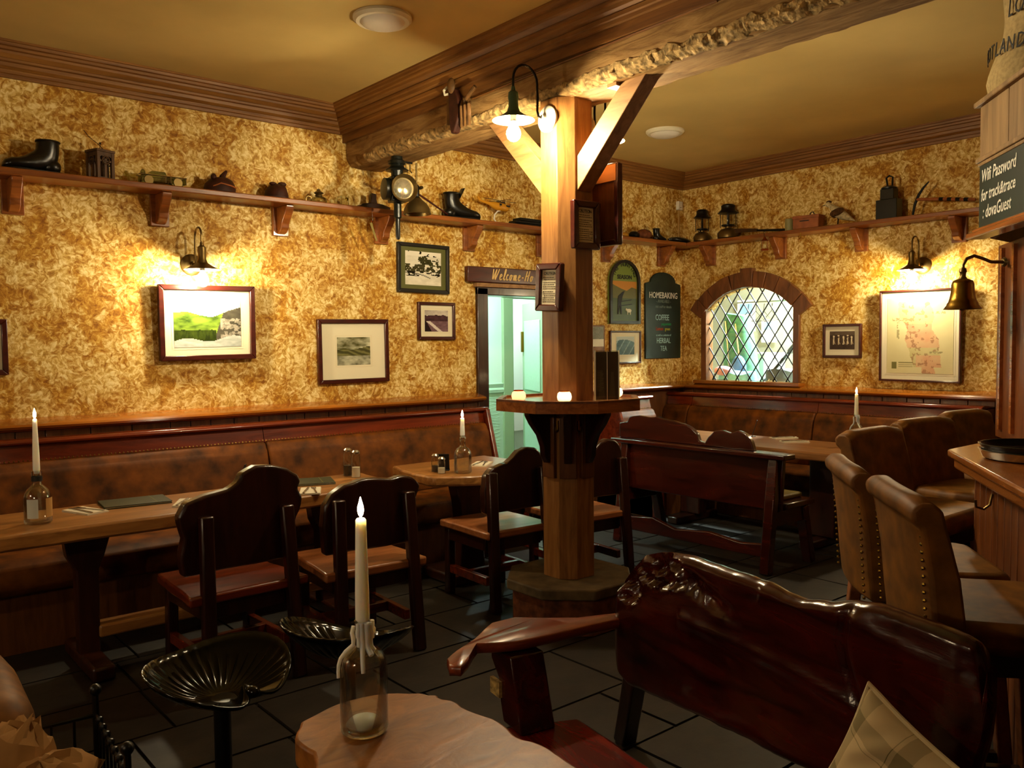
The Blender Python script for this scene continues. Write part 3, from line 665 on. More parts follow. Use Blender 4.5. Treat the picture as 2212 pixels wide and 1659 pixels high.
# notices on the post
def notice(label, loc, rz, tilt, lean, plain_back=False, w=.19, h=.25):
    t = thing('framed_notice', label, 'notice', loc, rot=(lean, tilt, rz), group='caution notices on the post')
    frame_bars(w, h, .035, .035).build('frame', M_FRAME, t, bev=.006)
    MB().bb((-w/2+.01, -.012, -h/2+.01), (w/2-.01, -.002, h/2-.01)).build('backing', M_PANEL if plain_back else M_FRAME, t)
    sh = MB().bb((-w/2+.035, -.016, -h/2+.035), (w/2-.035, -.0125, h/2-.035)).build('sheet', M_PAPER, t)
    text_mesh('lettering', 'CAUTION', .021, M_INK, sh, (0, -.0175, h/2-.06), align='CENTER', ext=.0004)
    frame_bars(.062, .02, .0012, .0005).build('title_box', M_INK, sh, loc=(0, -.017, h/2-.053))
    lm = MB(); z = h/2-.075; k = 0
    while z > -h/2+.045:
        x0 = -(w/2-.042)+(.01 if k in (1, 8) else 0); x1 = (w/2-.042)*(1 if k % 3 else .6); x = x0
        while x < x1-.006:
            l = random.uniform(.005, .014); lm.bb((x, -.0172, z), (min(x+l, x1), -.0162, z+.0035)); x += l+.0035
        z -= .0105 if k not in (1, 5) else .016; k += 1
    tag(lm.build('small_print', plain('grey_ink', '#4a3d2a', .7), sh), kind='stuff')
    return t
notice('crooked framed caution notice on the left face of the oak post', (PX-PA-.002, PY-.02, 1.795), -PI/2, .05, 0)
notice('framed caution notice on the right face of the oak post', (PX-.01, PY-PA-.002, 2.115), 0, -.01, 0)
n3 = thing('framed_notice', 'large frame seen from behind, jutting out beyond the right side of the post', 'notice', (PX+PA+.02, PY-.10, 2.235), PI/2, 'caution notices on the post')
frame_bars(.26, .43, .03, .04).build('frame', M_FRAME, n3, bev=.006)
MB().bb((-.12, -.02, .12), (.12, .006, .205)).build('backing', plain('pine_backing', '#c08a5c', .6), n3)
MB().bb((-.12, -.02, -.2), (.12, -.008, .12)).build('board', M_PANEL, n3)
# ================================================================ banquettes
def cushion_profile(y0, z0, y1, z1, bulge, thick):
    """closed profile of a leaning back cushion: y back, z up"""
    pts = []
    for i in range(8):
        t = i/8; pts.append((y0+(y1-y0)*t-bulge*math.sin(PI*min(t, .5))**.6, z0+(z1-z0)*t))
    yc_, zc_ = y1-bulge+.05, z1-.05
    pts += [(yc_-.05*math.cos(a), zc_+.05*math.sin(a)) for a in [math.radians(d) for d in (10, 30, 50, 70, 90)]]
    return pts+[(y1+thick, z1), (y0+thick, z0)]
def banquette(label, loc, rz, length, splits, cheeks=(True, True), base=True):
    t = thing('banquette', label, 'bench', loc, rz, None)
    # local: x along the wall, -y out to the room, z up
    MB().bb((0, -.72, 0), (length, -.06, .3)).build('base', M_PANEL, t)
    MB().yz([(-.80, .34), (-.805, .40), (-.79, .44), (-.75, .462), (-.6, .47), (-.40, .46), (-.40, .30), (-.77, .30)], .005, length-.005).build('seat_cushion', M_LEATH, t, bev=.01)
    for a, b in zip(splits[:-1], splits[1:]):
        bc = MB().yz(cushion_profile(-.41, .455, -.315, .895, .028, .08), a+.004, b-.004).build('back_cushion', M_LEATH, t, bev=.012)
        MB().yz([(-.29, .89), (-.265, .985), (-.235, .985), (-.26, .88)], a+.002, b-.002).build('back_board', M_RED, t)
        n = int((b-a)/.022); st = MB()
        for k in range(n): st.ball((a+.012+k*.022, -.286, .899), .0055, 6, 4)
        tag(st.build('stud_row', M_BRASS, bc), kind='stuff')
    MB().yz([(-.295, .985), (-.30, .997), (-.29, 1.012), (-.24, 1.016), (-.06, 1.0), (-.06, .985)], 0, length).build('top_rail', M_RED, t, bev=.003)
    for c, x in zip(cheeks, (0, length-.035)):
        if c: MB().yz([(-.82, 0), (-.82, .5), (-.45, .52), (-.31, 1.0), (-.06, 1.0), (-.06, 0)], x, x+.035).build('end_panel', M_RED, t, bev=.006)
    return t
banquette('long brown leather banquette along the left wall', (-1.3, YW, 0), 0, 5.36, [0, 1.0, 3.53, 5.32])
banquette('leather banquette under the leaded window along the right wall', (XW, 5.37, 0), -PI/2, 2.92, [0, .30, 1.62, 2.90], (False, True))
banquette('short corner banquette left of the leaded window', (5.5, YW, 0), 0, .51, [0, .49], (True, False))

# ================================================================ tables
def wavy(pts, amp, n, seed, closed=True):
    out = []
    m = len(pts)
    for i in range(m):
        a, b = pts[i], pts[(i+1) % m]; L = math.hypot(b[0]-a[0], b[1]-a[1]); k = max(2, int(L/n))
        for j in range(k):
            t = j/k; nx, ny = (b[1]-a[1])/L, -(b[0]-a[0])/L; w = amp*(fbm(i*7+t*L*6, seed, seed)-.5)*2*min(1, 5*t, 5*(1-t)+.2)
            out.append((a[0]+(b[0]-a[0])*t+nx*w, a[1]+(b[1]-a[1])*t+ny*w))
    return out
TZ = .72
t1 = thing('plank_table', 'long thick plank dining table in front of the left banquette', 'table', (1.5, 4.3, 0))
MB().prism(wavy([(-.93, -.29), (1.06, -.27), (1.10, .25), (-.86, .26)], .015, .06, 3), TZ-.07, TZ).build('top', M_TABLE, t1, bev=.012)
for x in (-.52, .72):
    MB().xz([(x-.09, .655), (x+.09, .655), (x+.1, .6), (x+.075, .52), (x+.05, .46), (x+.045, .06), (x-.045, .06), (x-.05, .46), (x-.085, .53), (x-.095, .6)], -.04, .04).build('trestle_leg', M_TEDGE, t1, bev=.008)
    MB().bb((x-.05, -.28, 0), (x+.05, .26, .07)).build('foot', M_TEDGE, t1, bev=.015)
MB().bb((-.48, -.05, .13), (.70, .06, .19)).build('stretcher', M_TABLE, t1, bev=.01)
t2 = thing('live_edge_table', 'smaller live-edge table with two place settings near the doorway', 'table', (3.22, 4.27, 0))
MB().prism(wavy([(-.42, .0), (-.40, -.20), (-.16, -.36), (.32, -.33), (.45, .05), (.42, .36), (-.34, .36)], .02, .05, 8), TZ-.06, TZ).build('top', M_TABLE, t2, bev=.012)
MB().xz([(-.14, .66), (.14, .66), (.1, .5), (.08, .3), (.1, .07), (-.1, .07), (-.08, .3), (-.1, .5)], -.05, .05).build('pedestal', M_TEDGE, t2, bev=.01)
MB().bb((-.2, -.12, 0), (.2, .25, .07)).build('foot', M_TEDGE, t2, bev=.015)
t3 = thing('alcove_table', 'long table in the corner alcove in front of the leaded window', 'table', (5.72, 3.82, 0))
MB().prism(wavy([(-.33, -.95), (.33, -.95), (.33, .95), (-.33, .95)], .015, .08, 5), TZ-.06, TZ).build('top', wood('alcove_plank', '#a87444', '#7c4c24', .3, .4, 1, 4, 9), t3, bev=.012)
for yy in (-.6, .6):
    MB().bb((-.05, yy-.1, .06), (.05, yy+.1, .66)).build('leg', M_TEDGE, t3, bev=.01); MB().bb((-.28, yy-.05, 0), (.28, yy+.05, .06)).build('foot', M_TEDGE, t3, bev=.01)
MB().bb((-.03, -.6, .2), (.03, .6, .28)).build('stretcher', M_TEDGE, t3, bev=.006)

# ================================================================ carved chairs
OUT = {1: [(-.25, .47), (-.262, .6), (-.245, .7), (-.265, .8), (-.235, .86), (-.16, .885), (-.07, .90), (-.03, .925), (-.01, .965), (.05, .995), (.12, .99), (.19, .965), (.235, .93), (.25, .895), (.235, .86), (.255, .82), (.24, .75), (.22, .7), (.22, .47)],
       2: [(-.225, .47), (-.235, .7), (-.225, .82), (-.19, .89), (-.13, .935), (-.05, .955), (.04, .952), (.10, .94), (.14, .95), (.19, .945), (.225, .92), (.25, .875), (.225, .8), (.215, .7), (.215, .47)],
       3: [(-.215, .55), (-.225, .7), (-.21, .8), (-.16, .85), (-.10, .862), (-.05, .87), (-.01, .90), (.04, .945), (.10, .965), (.16, .955), (.20, .92), (.225, .86), (.235, .78), (.21, .7), (.21, .55)]}
def carved_chair(label, loc, rz, kind, seat_m):
    t = thing('carved_chair', label, 'chair', loc, rz, 'carved wooden chairs'); sx_c, sz_c = {1: (1.1, .95), 2: (1.08, .80), 3: (.95, .87)}[kind]
    # local: +y is the front of the chair, back slab at y=0
    MB().xz(wavy([(a*sx_c, .47+(max(b, .53)-.47)*sz_c) for a, b in OUT[kind]], .006, .03, kind), -.03, .03).build('backrest', M_DARK, t, bev=.012, seg=3)
    MB().prism(wavy([(-.25*sx_c, -.085), (.25*sx_c, -.085), (.235, .42), (-.235, .42)], .008, .06, kind+3), .405, .45).build('seat', seat_m, t, bev=.01)
    for s in (-1, 1):
        MB().bar((s*.205, -.112, .0), (s*.185, -.055, .78), .058, .045, (0, 1, 0)).build('rear_leg', M_DARK, t, bev=.008)
        MB().bar((s*.19, .38, 0), (s*.185, .38, .405), .05, .05, (0, 1, 0)).build('front_leg', M_DARK, t, bev=.008)
        MB().bb((s*.19-.018, -.02, .33), (s*.19+.018, .37, .405)).build('seat_rail', M_DARK, t, bev=.004)
        MB().bb((s*.19-.016, -.02, .13), (s*.19+.016, .37, .18)).build('side_stretcher', M_CHSEAT, t, bev=.004)
    MB().bb((-.18, .165, .13), (.18, .20, .18)).build('cross_stretcher', M_CHSEAT, t, bev=.004)
    MB().bb((-.17, -.05, .33), (.17, -.02, .405)).build('rear_rail', M_DARK, t, bev=.004)
    return t
carved_chair('dark carved chair with a burr hump on its back, nearest the left table end', (1.465, 3.61, 0), .03, 1, M_CHSEAT)
carved_chair('dark carved chair with a smooth arched back at the right end of the plank table', (2.07, 3.54, 0), -.06, 2, M_CHSEAT2)
carved_chair('dark carved chair with a sloping back drawn up to the live-edge table', (3.11, 3.70, 0), -.05, 3, M_CHSEAT2)
carved_chair('dark carved chair half hidden behind the oak post', (3.74, 3.66, 0), -.1, 3, M_CHSEAT2)

# ================================================================ settle in the alcove (seen from behind)
SCR = 1.5
se = thing('carved_settle', 'dark red carved settle bench seen from behind in front of the alcove table', 'bench', (4.80, 3.70, 0))
# local: +x faces the alcove, y along the back
MB().yz([(-.70, .40), (.64, .40), (.68, .74), (-.72, .74)], -.02, .015).build('back_panel', M_SETTLE, se, bev=.006)
MB().bb((-.075, -.76, .74), (.06, .74, .775)).build('rail_shelf', M_SETTLE, se, bev=.008)
cr = [(.70, .775), (.70, .85), (.62, .86), (.60, .885), (.50, .895), (.42, .89), (.33, .895), (.25, .885), (.17, .88), (.09, .87), (.02, .855), (-.03, .83), (-.05, .795), (-.1, .79), (-.13, .82), (-.18, .85), (-.25, .855), (-.31, .845), (-.37, .86), (-.43, .85), (-.47, .825), (-.49, .79), (-.50, .775)]
MB().yz(wavy([(a, .775+(b-.775)*SCR) for a, b in cr], .005, .03, 4), -.015, .025).build('crest', M_SETTLE, se, bev=.008)
MB().bb((.06, -.70, .40), (.40, .66, .44)).build('seat', M_SETTLE, se, bev=.008)
MB().bb((.10, -.62, .44), (.38, .58, .475)).build('seat_pad', plain('olive_pad', '#7a6a2e', .6), se, bev=.012)
for yy in (-.66, .62):
    for a, b in (((-.02, yy, .74), (-.12, yy, 0)), ((.30, yy, .40), (.40, yy, 0))):
        MB().bar(a, b, .06, .07, (0, 1, 0)).build('leg', M_SETTLE, se, bev=.008)
    MB().bb((-.06, yy-.02, .30), (.34, yy+.02, .40)).build('end_rail', M_SETTLE, se, bev=.005)
MB().yz([(-.64, .10), (.60, .10), (.60, .19), (.3, .22), (.1, .17), (-.2, .20), (-.45, .17), (-.64, .19)], -.10, -.065).build('stretcher', M_SETTLE, se, bev=.005)

# ================================================================ bar, canopy, stools
K = Vector((3.59, 1.48, 0)); BD = Vector((-.827, -.562, 0)); BN = Vector((-.562, .827, 0))     # corner, direction to the camera, outward normal
bar = thing('bar_counter', 'wooden bar counter with boarded front and thick moulded top at the right', 'bar', (K.x, K.y, 0), math.atan2(BD.y, BD.x))
# local: +x along the front away from the corner, -y outward to the stools (checked below), z up
def Lb(p): return bar.matrix_world.inverted() @ Vector(p)
ang = math.atan2(BD.y, BD.x); ca, sa = math.cos(ang), math.sin(ang)
def tl(x, y): dx, dy = x-K.x, y-K.y; return (dx*ca+dy*sa, -dx*sa+dy*ca)
toppoly = [tl(K.x, K.y), (1.6, 0), (1.6, .75), tl(K.x+1.0, K.y-.75), tl(6.6, K.y-.55), tl(6.6, K.y+.02)]
bodypoly = [(.12, .10), (1.5, .10), (1.5, .6), tl(K.x+1.0, K.y-.6), tl(6.5, K.y-.45), tl(6.5, K.y-.12), tl(K.x+.02, K.y-.12)]
MB().prism(toppoly, 1.02, 1.05).build('top', M_BARTOP, bar, bev=.008)
ins = [(.03, .02), (1.58, .02), (1.58, .7), tl(K.x+1.0, K.y-.7), tl(6.58, K.y-.5), tl(6.58, K.y-.03), tl(K.x+.03, K.y-.03)]
MB().prism(ins, .975, 1.02).build('nosing', M_BARTOP, bar, bev=.01)
MB().prism(bodypoly, .03, .975).build('body', M_BARW, bar)
x = .10; k = 0
while x < 1.45:
    w = (.075, .085, .08)[k % 3]; MB().bb((x+.002, .082, .05), (x+w-.002, .10, .97)).build('front_board', M_BARW, bar, bev=.004); x += w; k += 1
a1 = tl(K.x+.1, K.y-.10); 
for i in range(12):
    p = tl(K.x+.06+i*.09, K.y-.11); MB().box((p[0], p[1], .51), (.086, .02, .92), -ang).build('front_board', M_BARW, bar, bev=.004)
for hx in (.36,):
    MB().tube([(hx, .078, .93), (hx, .07, .89), (hx, .05, .872), (hx, .025, .88), (hx, .022, .905)], .005, 7).build('hook', M_OLDBR, bar)
# canopy above the bar
KC = Vector((3.94, 1.52, 0)); angc = math.atan2(-.6458, -.7635); cc, sc_ = math.cos(angc), math.sin(angc)
can = thing('bar_canopy', 'boarded wooden canopy hanging over the bar at the upper right', 'canopy', (KC.x, KC.y, 1.94), angc)
def tc(x, y): dx, dy = x-KC.x, y-KC.y; return (dx*cc+dy*sc_, -dx*sc_+dy*cc)
MB().bb((0, .03, .03), (1.6, .06, .57)).build('backing', M_CANOPY, can)
x = 0
for w in (.30, .21, .24, .22, .24, .2, .2):
    MB().bb((x+.002, .012, .345), (x+w-.002, .03, .565)).build('board', M_CANOPY, can, bev=.002); x += w
MB().bb((-.015, -.012, .565), (1.6, .60, .587)).build('top_board', M_CANOPY, can, bev=.005)
MB().bb((-.012, -.002, .325), (1.6, .03, .345)).bb((-.005, .006, .31), (1.6, .03, .325)).build('mid_moulding', M_CANOPY, can, bev=.003)
MB().bb((-.03, -.03, .0), (1.6, .05, .025)).bb((-.015, -.010, .025), (1.6, .03, .042)).build('bottom_moulding', M_BARTOP, can, bev=.005)
MB().prism([(0, .06), tc(6.6, KC.y), tc(6.6, KC.y-.05), tc(KC.x+.08, KC.y-.05), (.1, .06)], .0, .565).build('end_boards', M_CANOPY, can)
cbd = thing('wifi_chalkboard', 'chalkboard on the bar canopy giving the wifi password for track and trace', 'chalkboard', (KC.x, KC.y, 1.94), angc)
MB().bb((.015, .008, .045), (.75, .029, .308)).build('board', M_CHBRD, cbd)
for tx, x, z, s in (('Wifi Password', .04, .235, .075), ('for track&trace', .04, .155, .07), (': dovaGuest', .06, .080, .075)):
    text_mesh('lettering', tx, s, M_CHALK, cbd, (x, .0065, z), shear=.2, width=.80, ext=.0006, off=.0008)
sk = thing('canvas_sack', 'pale canvas sack lettered Scotland standing on top of the canopy', 'sack', (4.09, 1.26, 2.53), 0)
rs = []
for j in range(15):
    t = j/14; z = t*.52; rr = .25*(1+.10*math.sin(t*PI*2.4+.4))*(1-.22*t**2)*(1 if t < .92 else .8)
    rs.append([((rr+.012*(vn(i*.6, j*.5, 3)-.5))*math.cos(2*PI*i/32), (rr*.95+.012*(vn(i*.6, j*.5, 7)-.5))*math.sin(2*PI*i/32), z) for i in range(32)])
MB().rings(rs).build('sack_body', M_SACK, sk, ang=60)
def on_sack(ch, a, z, s, w):
    a = math.radians(a); rr = .25*(1+.10*math.sin(z/.52*PI*2.4+.4))*(1-.22*(z/.52)**2)+.008
    text_mesh('letter', ch, s, M_INK, sk, ((rr+.004)*math.cos(a), (rr+.004)*.97*math.sin(a), z), (PI/2, 0, a+PI/2), align='CENTER', ext=.0015, shear=.2, width=w)
for ch, a in zip('SCOTLAND', (107, 115, 123, 131, 139.5, 148, 157, 167)): on_sack(ch, a, .16, .085, .62)
for ch, a in zip('LO', (143, 156)): on_sack(ch, a, .32, .10, .62)
# bar pillar and bell
bp_ = thing('bar_pillar', 'dark panelled wooden pillar rising from the bar to the canopy', 'pillar', (4.10, 1.37, 1.05), ang)
MB().bb((-.2, -.06, 0), (.35, .12, .88)).build('shaft', M_BARW, bp_, bev=.004)
MB().bb((-.115, -.075, .04), (-.09, -.06, .86)).build('bead', M_BARTOP, bp_); MB().bb((.06, -.075, .04), (.09, -.06, .86)).build('bead', M_BARTOP, bp_)
# ---- upholstered stools
def stool(label, loc, rz):
    t = thing('upholstered_stool', label, 'stool', loc, rz, 'upholstered bar stools')
    # local: +y front, back at y=0
    prof = [(-.035, .69), (.035, .69), (.05, .78), (.035, .9), (.01, 1.0), (-.005, 1.05), (-.012, 1.085), (-.035, 1.105), (-.07, 1.105), (-.09, 1.085), (-.085, 1.055), (-.065, 1.04), (-.055, .9), (-.045, .78)]
    def rg(x, k): return [(x, a*(1 if k else .97)-(.02*(x/.22)**2), b if k else .995*b) for a, b in prof]
    rings_ = [[(x, a+.03*(x/.23)**2*(.4 if b > 1 else .8)+(0 if abs(x) < .225 else (.004 if a < 0 else -.012)), b-(.0 if abs(x) < .225 else .012 if b > 1 else 0)) for a, b in prof] for x in (-.235, -.225, -.15, -.075, 0, .075, .15, .225, .235)]
    bk = MB().rings(rings_).build('backrest', M_SUEDE, t, ang=60, bev=.016, seg=3)
    MB().prism([(-.215, .03), (.215, .03), (.235, .2), (.225, .36), (.19, .405), (-.19, .405), (-.225, .36), (-.235, .2)], .705, .79).build('seat', M_SUEDE, t, bev=.03, seg=4, ang=50)
    MB().bb((-.20, .03, .65), (.20, .38, .705)).build('seat_frame', M_DARK, t)
    st = MB()
    for s in (-1, 1):
        for k in range(18): st.ball((s*.215, -.05-.02*(k/17)+.024, .70+k*.0205), .0055, 6, 4)
    tag(st.build('stud_rows', M_BRASS, bk), kind='stuff')
    for sx in (-1, 1):
        for y0, y1 in ((.03, -.03), (.35, .40)):
            MB().bar((sx*.18, y0, .69), (sx*.205, y1, 0), .042, .042, (0, 1, 0)).build('leg', M_CHSEAT2, t, bev=.006)
        MB().bb((sx*.195-.012, .0, .2), (sx*.195+.012, .38, .235)).build('side_rail', M_DARK, t)
    MB().bb((-.19, .365, .25), (.19, .395, .285)).build('footrest', M_DARK, t)
    return t
br = math.atan2(-.75, .66)      # heading of the front
stool('tan suede bar stool nearest the camera, its back turned to us', (2.325, 1.045, 0), math.atan2(.34, .40)+PI+0*br)
stool('tan suede bar stool second from the camera beside the bar front', (2.68, 1.385, 0), math.atan2(.32, .40)+PI)
stool('suede bar stool at the bar corner facing the counter end', (3.68, 1.82, 0), PI-.02)
stool('suede bar stool in the middle of the row behind the tray', (4.34, 1.88, 0), PI-.12)
stool('suede bar stool farthest along the bar beside the pillar', (4.98, 1.93, 0), PI-.1)
# ================================================================ bell on the pillar
bl_ = thing('brass_bell', 'brass bell on a swan-neck bracket at the bar pillar', 'bell', (3.93, 1.565, 1.635))
MB().lathe([(.0, .135), (.022, .133), (.04, .125), (.046, .11), (.047, .08), (.052, .05), (.058, .032), (.062, .028), (.064, .018), (.075, .004), (.078, 0), (.072, .002), (.05, .03), (.04, .09), (.0, .11)], 32).build('body', M_BRASS, bl_, ang=50)
MB().lathe([(.02, .13), (.012, .145), (.013, .16), (.016, .165), (.013, .18), (.0, .185)], 16).build('crown', M_OLDBR, bl_)
MB().tube([(0, 0, .175), (0, 0, .195), (.012, -.010, .222), (.04, -.03, .235), (.075, -.055, .222), (.105, -.075, .208), (.15, -.105, .208)], .0075, 8).build('bracket', M_OLDBR, bl_)
MB().tube([(.15, -.105, .208), (.158, -.11, .208)], [.014, .022], 14).build('bracket_rose', M_OLDBR, bl_)
MB().tube([(0, 0, .09), (0, 0, .01)], .004, 6).ball((0, 0, .004), .012).build('clapper', M_OLDBR, bl_)
# trays on the bar
def tray(label, z, m, rim):
    t = thing('round_tray', label, 'tray', (3.50, 1.13, z), 0, 'stacked bar trays')
    MB().lathe([(0, 0), (.15, 0), (.165, .006), (.178, .03), (.183, .03), (.171, 0), (.152, -.006), (0, -.006)], 48, Matrix.Translation((0, 0, .006))).build('pan', m, t, ang=50)
    MB().lathe([(.178, .035), (.183, .0375), (.1865, .035), (.183, .033)], 48, cap=False).build('rim', rim, t)
tray('lower round metal tray on the bar counter', 1.05, M_STEEL, M_STEEL)
tray('upper black round tray lying on the metal tray', 1.072, M_BLKL, M_BLKL)

# ================================================================ candles in bottles
def lathe_obj(prof, seg=28): return MB().lathe(prof, seg)
def flame(parent, z):
    MB().lathe([(.001, 0), (.005, .006), (.0068, .015), (.006, .024), (.003, .035), (.0006, .044)], 12, Matrix.Translation((0, 0, z+.004))).build('flame', M_FLAME, parent)
    MB().tube([(0, 0, z-.004), (.001, 0, z+.008)], .0012, 5).build('wick', M_INK, parent)
def bottle_candle(label, loc, body, top, candle_h, rb, rtp, drips=False, extra=None, rz=0):
    b = thing('glass_bottle', label, 'bottle', loc, rz, 'bottles used as candle holders')
    h = body[-1][1]
    inner = [(max(r-.004, .006), z+(.006 if i < 2 else 0)) for i, (r, z) in enumerate(body)][1:]
    gb = MB().lathe([(.0, .004)]+body+[(body[-1][0]-.003, h)]+[(r, z) for r, z in reversed(inner)]+[(0, inner[0][1]+.008)], 32, cap=False).build('glass', M_GLASS, b, ang=60)
    if extra: extra(gb)
    c = thing('taper_candle', label.replace('bottle', 'candle', 1) if False else 'lit white taper candle in the '+label, 'candle', (loc[0], loc[1], loc[2]+h-.012), rz, 'lit taper candles')
    MB().lathe([(.011, 0), (.0125, .013), (rb, .014), (rb*.98, candle_h*.3), (rtp, candle_h-.004), (rtp*.75, candle_h), (.0, candle_h-.002)], 20).build('wax', M_WAX, c, ang=50)
    flame(c, candle_h-.002)
    if drips:
        d = MB(); 
        for a, z0, z1, r in ((-2.2, .012, -.085, .006), (-1.7, .012, -.055, .008), (-1.2, .01, -.05, .005), (2.6, .0, -.11, .005), (-2.6, .01, -.04, .006), (-.4, .01, -.03, .006)):
            pts = []
            for k in range(9):
                t = k/8; z = z0+(z1-z0)*t; zz = z+h-.012; rad = .0
                for (r1, q1), (r2, q2) in zip(body[:-1], body[1:]):
                    if q1 <= zz <= q2: rad = r1+(r2-r1)*(zz-q1)/max(q2-q1, 1e-6)
                if zz > body[-1][1]: rad = rb
                pts.append(((rad+.002)*math.cos(a+.1*t), (rad+.002)*math.sin(a+.1*t), z))
            d.tube(pts, [r*(1-.35*abs(k/8-.3)) for k in range(9)], 7)
        d.build('wax_drips', M_WAX, c, ang=70)
    return b
# foreground bottle
FB = [(.042, 0), (.05, .004), (.052, .012), (.052, .145), (.049, .16), (.04, .175), (.026, .185), (.019, .192), (.018, .215), (.021, .218), (.021, .225), (.018, .228), (.018, .245)]
def puddle(b):
    MB().lathe([(.0, .012), (.036, .012), (.04, .018), (.03, .028), (.012, .034), (0, .034)], 20).build('wax_puddle', M_WAX, b, ang=60)
bottle_candle('clear round-shouldered bottle on the burl table in the foreground', (.905, 1.585, .66), FB, 0, .235, .0155, .0115, True, puddle)
LB = [(.05, 0), (.056, .005), (.057, .012), (.057, .11), (.055, .125), (.045, .15), (.03, .165), (.02, .175), (.018, .20), (.022, .205), (.022, .235)]
def labels(b):
    for a0, m_, nm in ((-2.15, plain('label_white', '#c9cfc4', .6), 'paper_label'), (-.75, plain('label_amber', '#b98a4a', .6), 'paper_label')):
        MB().grid(lambda u, v: (.0578*math.cos(a0-.42+.84*u), .0578*math.sin(a0-.42+.84*u), .03+.085*v), 8, 2).build(nm, m_, b)
    MB().lathe([(.0225, .19), (.0225, .212)], 20, cap=False).build('collar', M_INK, b)
bottle_candle('labelled bottle at the left end of the plank table', (.775, 4.22, TZ), LB, 0, .245, .0145, .009, False, labels)
SB = [(.045, 0), (.052, .004), (.054, .012), (.054, .105), (.05, .13), (.036, .15), (.022, .16), (.018, .17), (.017, .20), (.021, .203), (.021, .215), (.017, .218), (.017, .228)]
bottle_candle('clear bottle on the live-edge table near the doorway', (3.04, 4.08, TZ), SB, 0, .12, .0145, .012)
bottle_candle('wax-streaked bottle on the alcove table', (5.98, 3.12, TZ), SB, 0, .17, .015, .012, True)

# ================================================================ table settings
def menu(label, loc, rz, closed=True):
    t = thing('menu_folder', label, 'menu', loc, rz, 'green menu folders')
    MB().bb((-.155, -.11, 0), (.155, .11, .004)).build('back_cover', M_MENU, t, bev=.0015)
    MB().bb((-.150, -.105, .004), (.150, .105, .008)).build('pages', M_PAPER, t)
    MB().bb((-.155, -.11, .008), (.155, .11, .012)).build('front_cover', M_MENU, t, bev=.0015)
    MB().bb((.085, -.1095, .0115), (.088, .1095, .0128)).build('crease', plain('menu_gilt', '#6a6a34', .5), t)
menu('green leather menu lying on the left half of the plank table', (1.245, 4.43, TZ), -.10)
menu('green leather menu beside the glass jars on the plank table', (2.16, 4.40, TZ), -.35)
def fork(mb, L=.19):
    mb.bb((-.005, -L/2, 0), (.005, L/2-.07, .003)); mb.xz([(-.005, 0), (.005, 0), (.013, .02), (-.013, .02)], -.003, 0, Matrix.Translation((0, L/2-.07, .0)) @ Matrix.Rotation(-PI/2, 4, 'X'))
    for k in (-1.5, -.5, .5, 1.5): mb.bb((k*.0068-.002, L/2-.05, 0), (k*.0068+.002, L/2, .003))
def setting(label, loc, rz):
    n = thing('folded_napkin', 'folded white napkin under the '+label, 'napkin', loc, rz, 'folded napkins')
    MB().bb((-.055, -.10, 0), (.055, .10, .004)).build('lower_fold', M_NAP, n); MB().bb((-.053, -.098, .004), (.052, .099, .008)).build('upper_fold', M_NAP, n)
    z = loc[2]+.008; c, s = math.cos(rz), math.sin(rz)
    f = thing('fork', 'steel fork of the '+label, 'fork', (loc[0]+.022*c, loc[1]+.022*s, z), rz+.12, 'forks'); m = MB(); fork(m); m.build('fork_body', M_STEEL, f)
    k = thing('knife', 'steel knife of the '+label, 'knife', (loc[0]-.022*c, loc[1]-.022*s, z), rz-.1, 'knives')
    MB().bb((-.006, -.10, 0), (.006, 0, .005)).build('handle', M_STEEL, k, bev=.0015); MB().prism([(-.006, 0), (.008, 0), (.009, .06), (.004, .10), (-.006, .11)], .001, .003).build('blade', M_STEEL, k)
setting('left place setting on the plank table', (1.0, 4.36, TZ), .35)
setting('middle place setting on the plank table', (1.44, 4.24, TZ), -.5)
setting('right place setting on the plank table', (2.05, 4.12, TZ), -.5)
setting('far place setting on the live-edge table', (3.34, 4.28, TZ), -.9)
setting('near place setting on the alcove table', (5.85, 3.55, TZ), .9)
setting('far place setting on the alcove table', (6.02, 3.75, TZ), 1.1)
def shaker(label, loc, fill, h=.10, r=.024):
    t = thing('glass_shaker', label, 'shaker', loc, 0, 'glass shakers')
    MB().lathe([(r*.9, 0), (r, .004), (r, h*.8), (r*.85, h*.9), (r*.9, h)], 18, cap=False).build('jar', M_CLEAR, t, ang=60)
    MB().lathe([(0, .003), (r*.85, .003), (r*.85, h*.42), (0, h*.42)], 16).build('contents', fill, t)
    MB().lathe([(r*.92, h*.98), (r*.95, h+.006), (r*.6, h+.016), (0, h+.018)], 18).build('cap', M_STEEL, t)
PEP = plain('pepper', '#3a2a1c', .8); SALT = plain('salt', '#efe6d4', .7)
shaker('tall glass shaker behind its twin on the plank table', (2.47, 4.47, TZ), PEP, .15, .027)
shaker('tall glass salt shaker on the plank table', (2.475, 4.38, TZ), SALT, .145, .027)
shaker('small glass pepper shaker on the live-edge table', (2.94, 4.23, TZ), PEP, .095)
shaker('small glass salt shaker on the live-edge table', (2.93, 4.15, TZ), SALT, .085)
def card(label, loc, rz, h=.13, w=.10, m=M_INK, lean=.3):
    t = thing('card_holder', label, 'card holder', loc, rz)
    MB().bb((-w/2, -.002, 0), (w/2, .002, h)).build('card', m, t, rot=(lean, 0, 0)); MB().bb((-w/2, -.03, 0), (w/2, .03, .004)).build('foot', m, t)
card('small black card holder behind the chair on the plank table', (1.80, 4.48, TZ), .9, .14, .035)
card('black card stand beside the shakers on the live-edge table', (3.02, 4.25, TZ), -.7, .11, .07)
card('thin black card holder on the alcove table', (5.95, 4.00, TZ), .6, .14, .03)
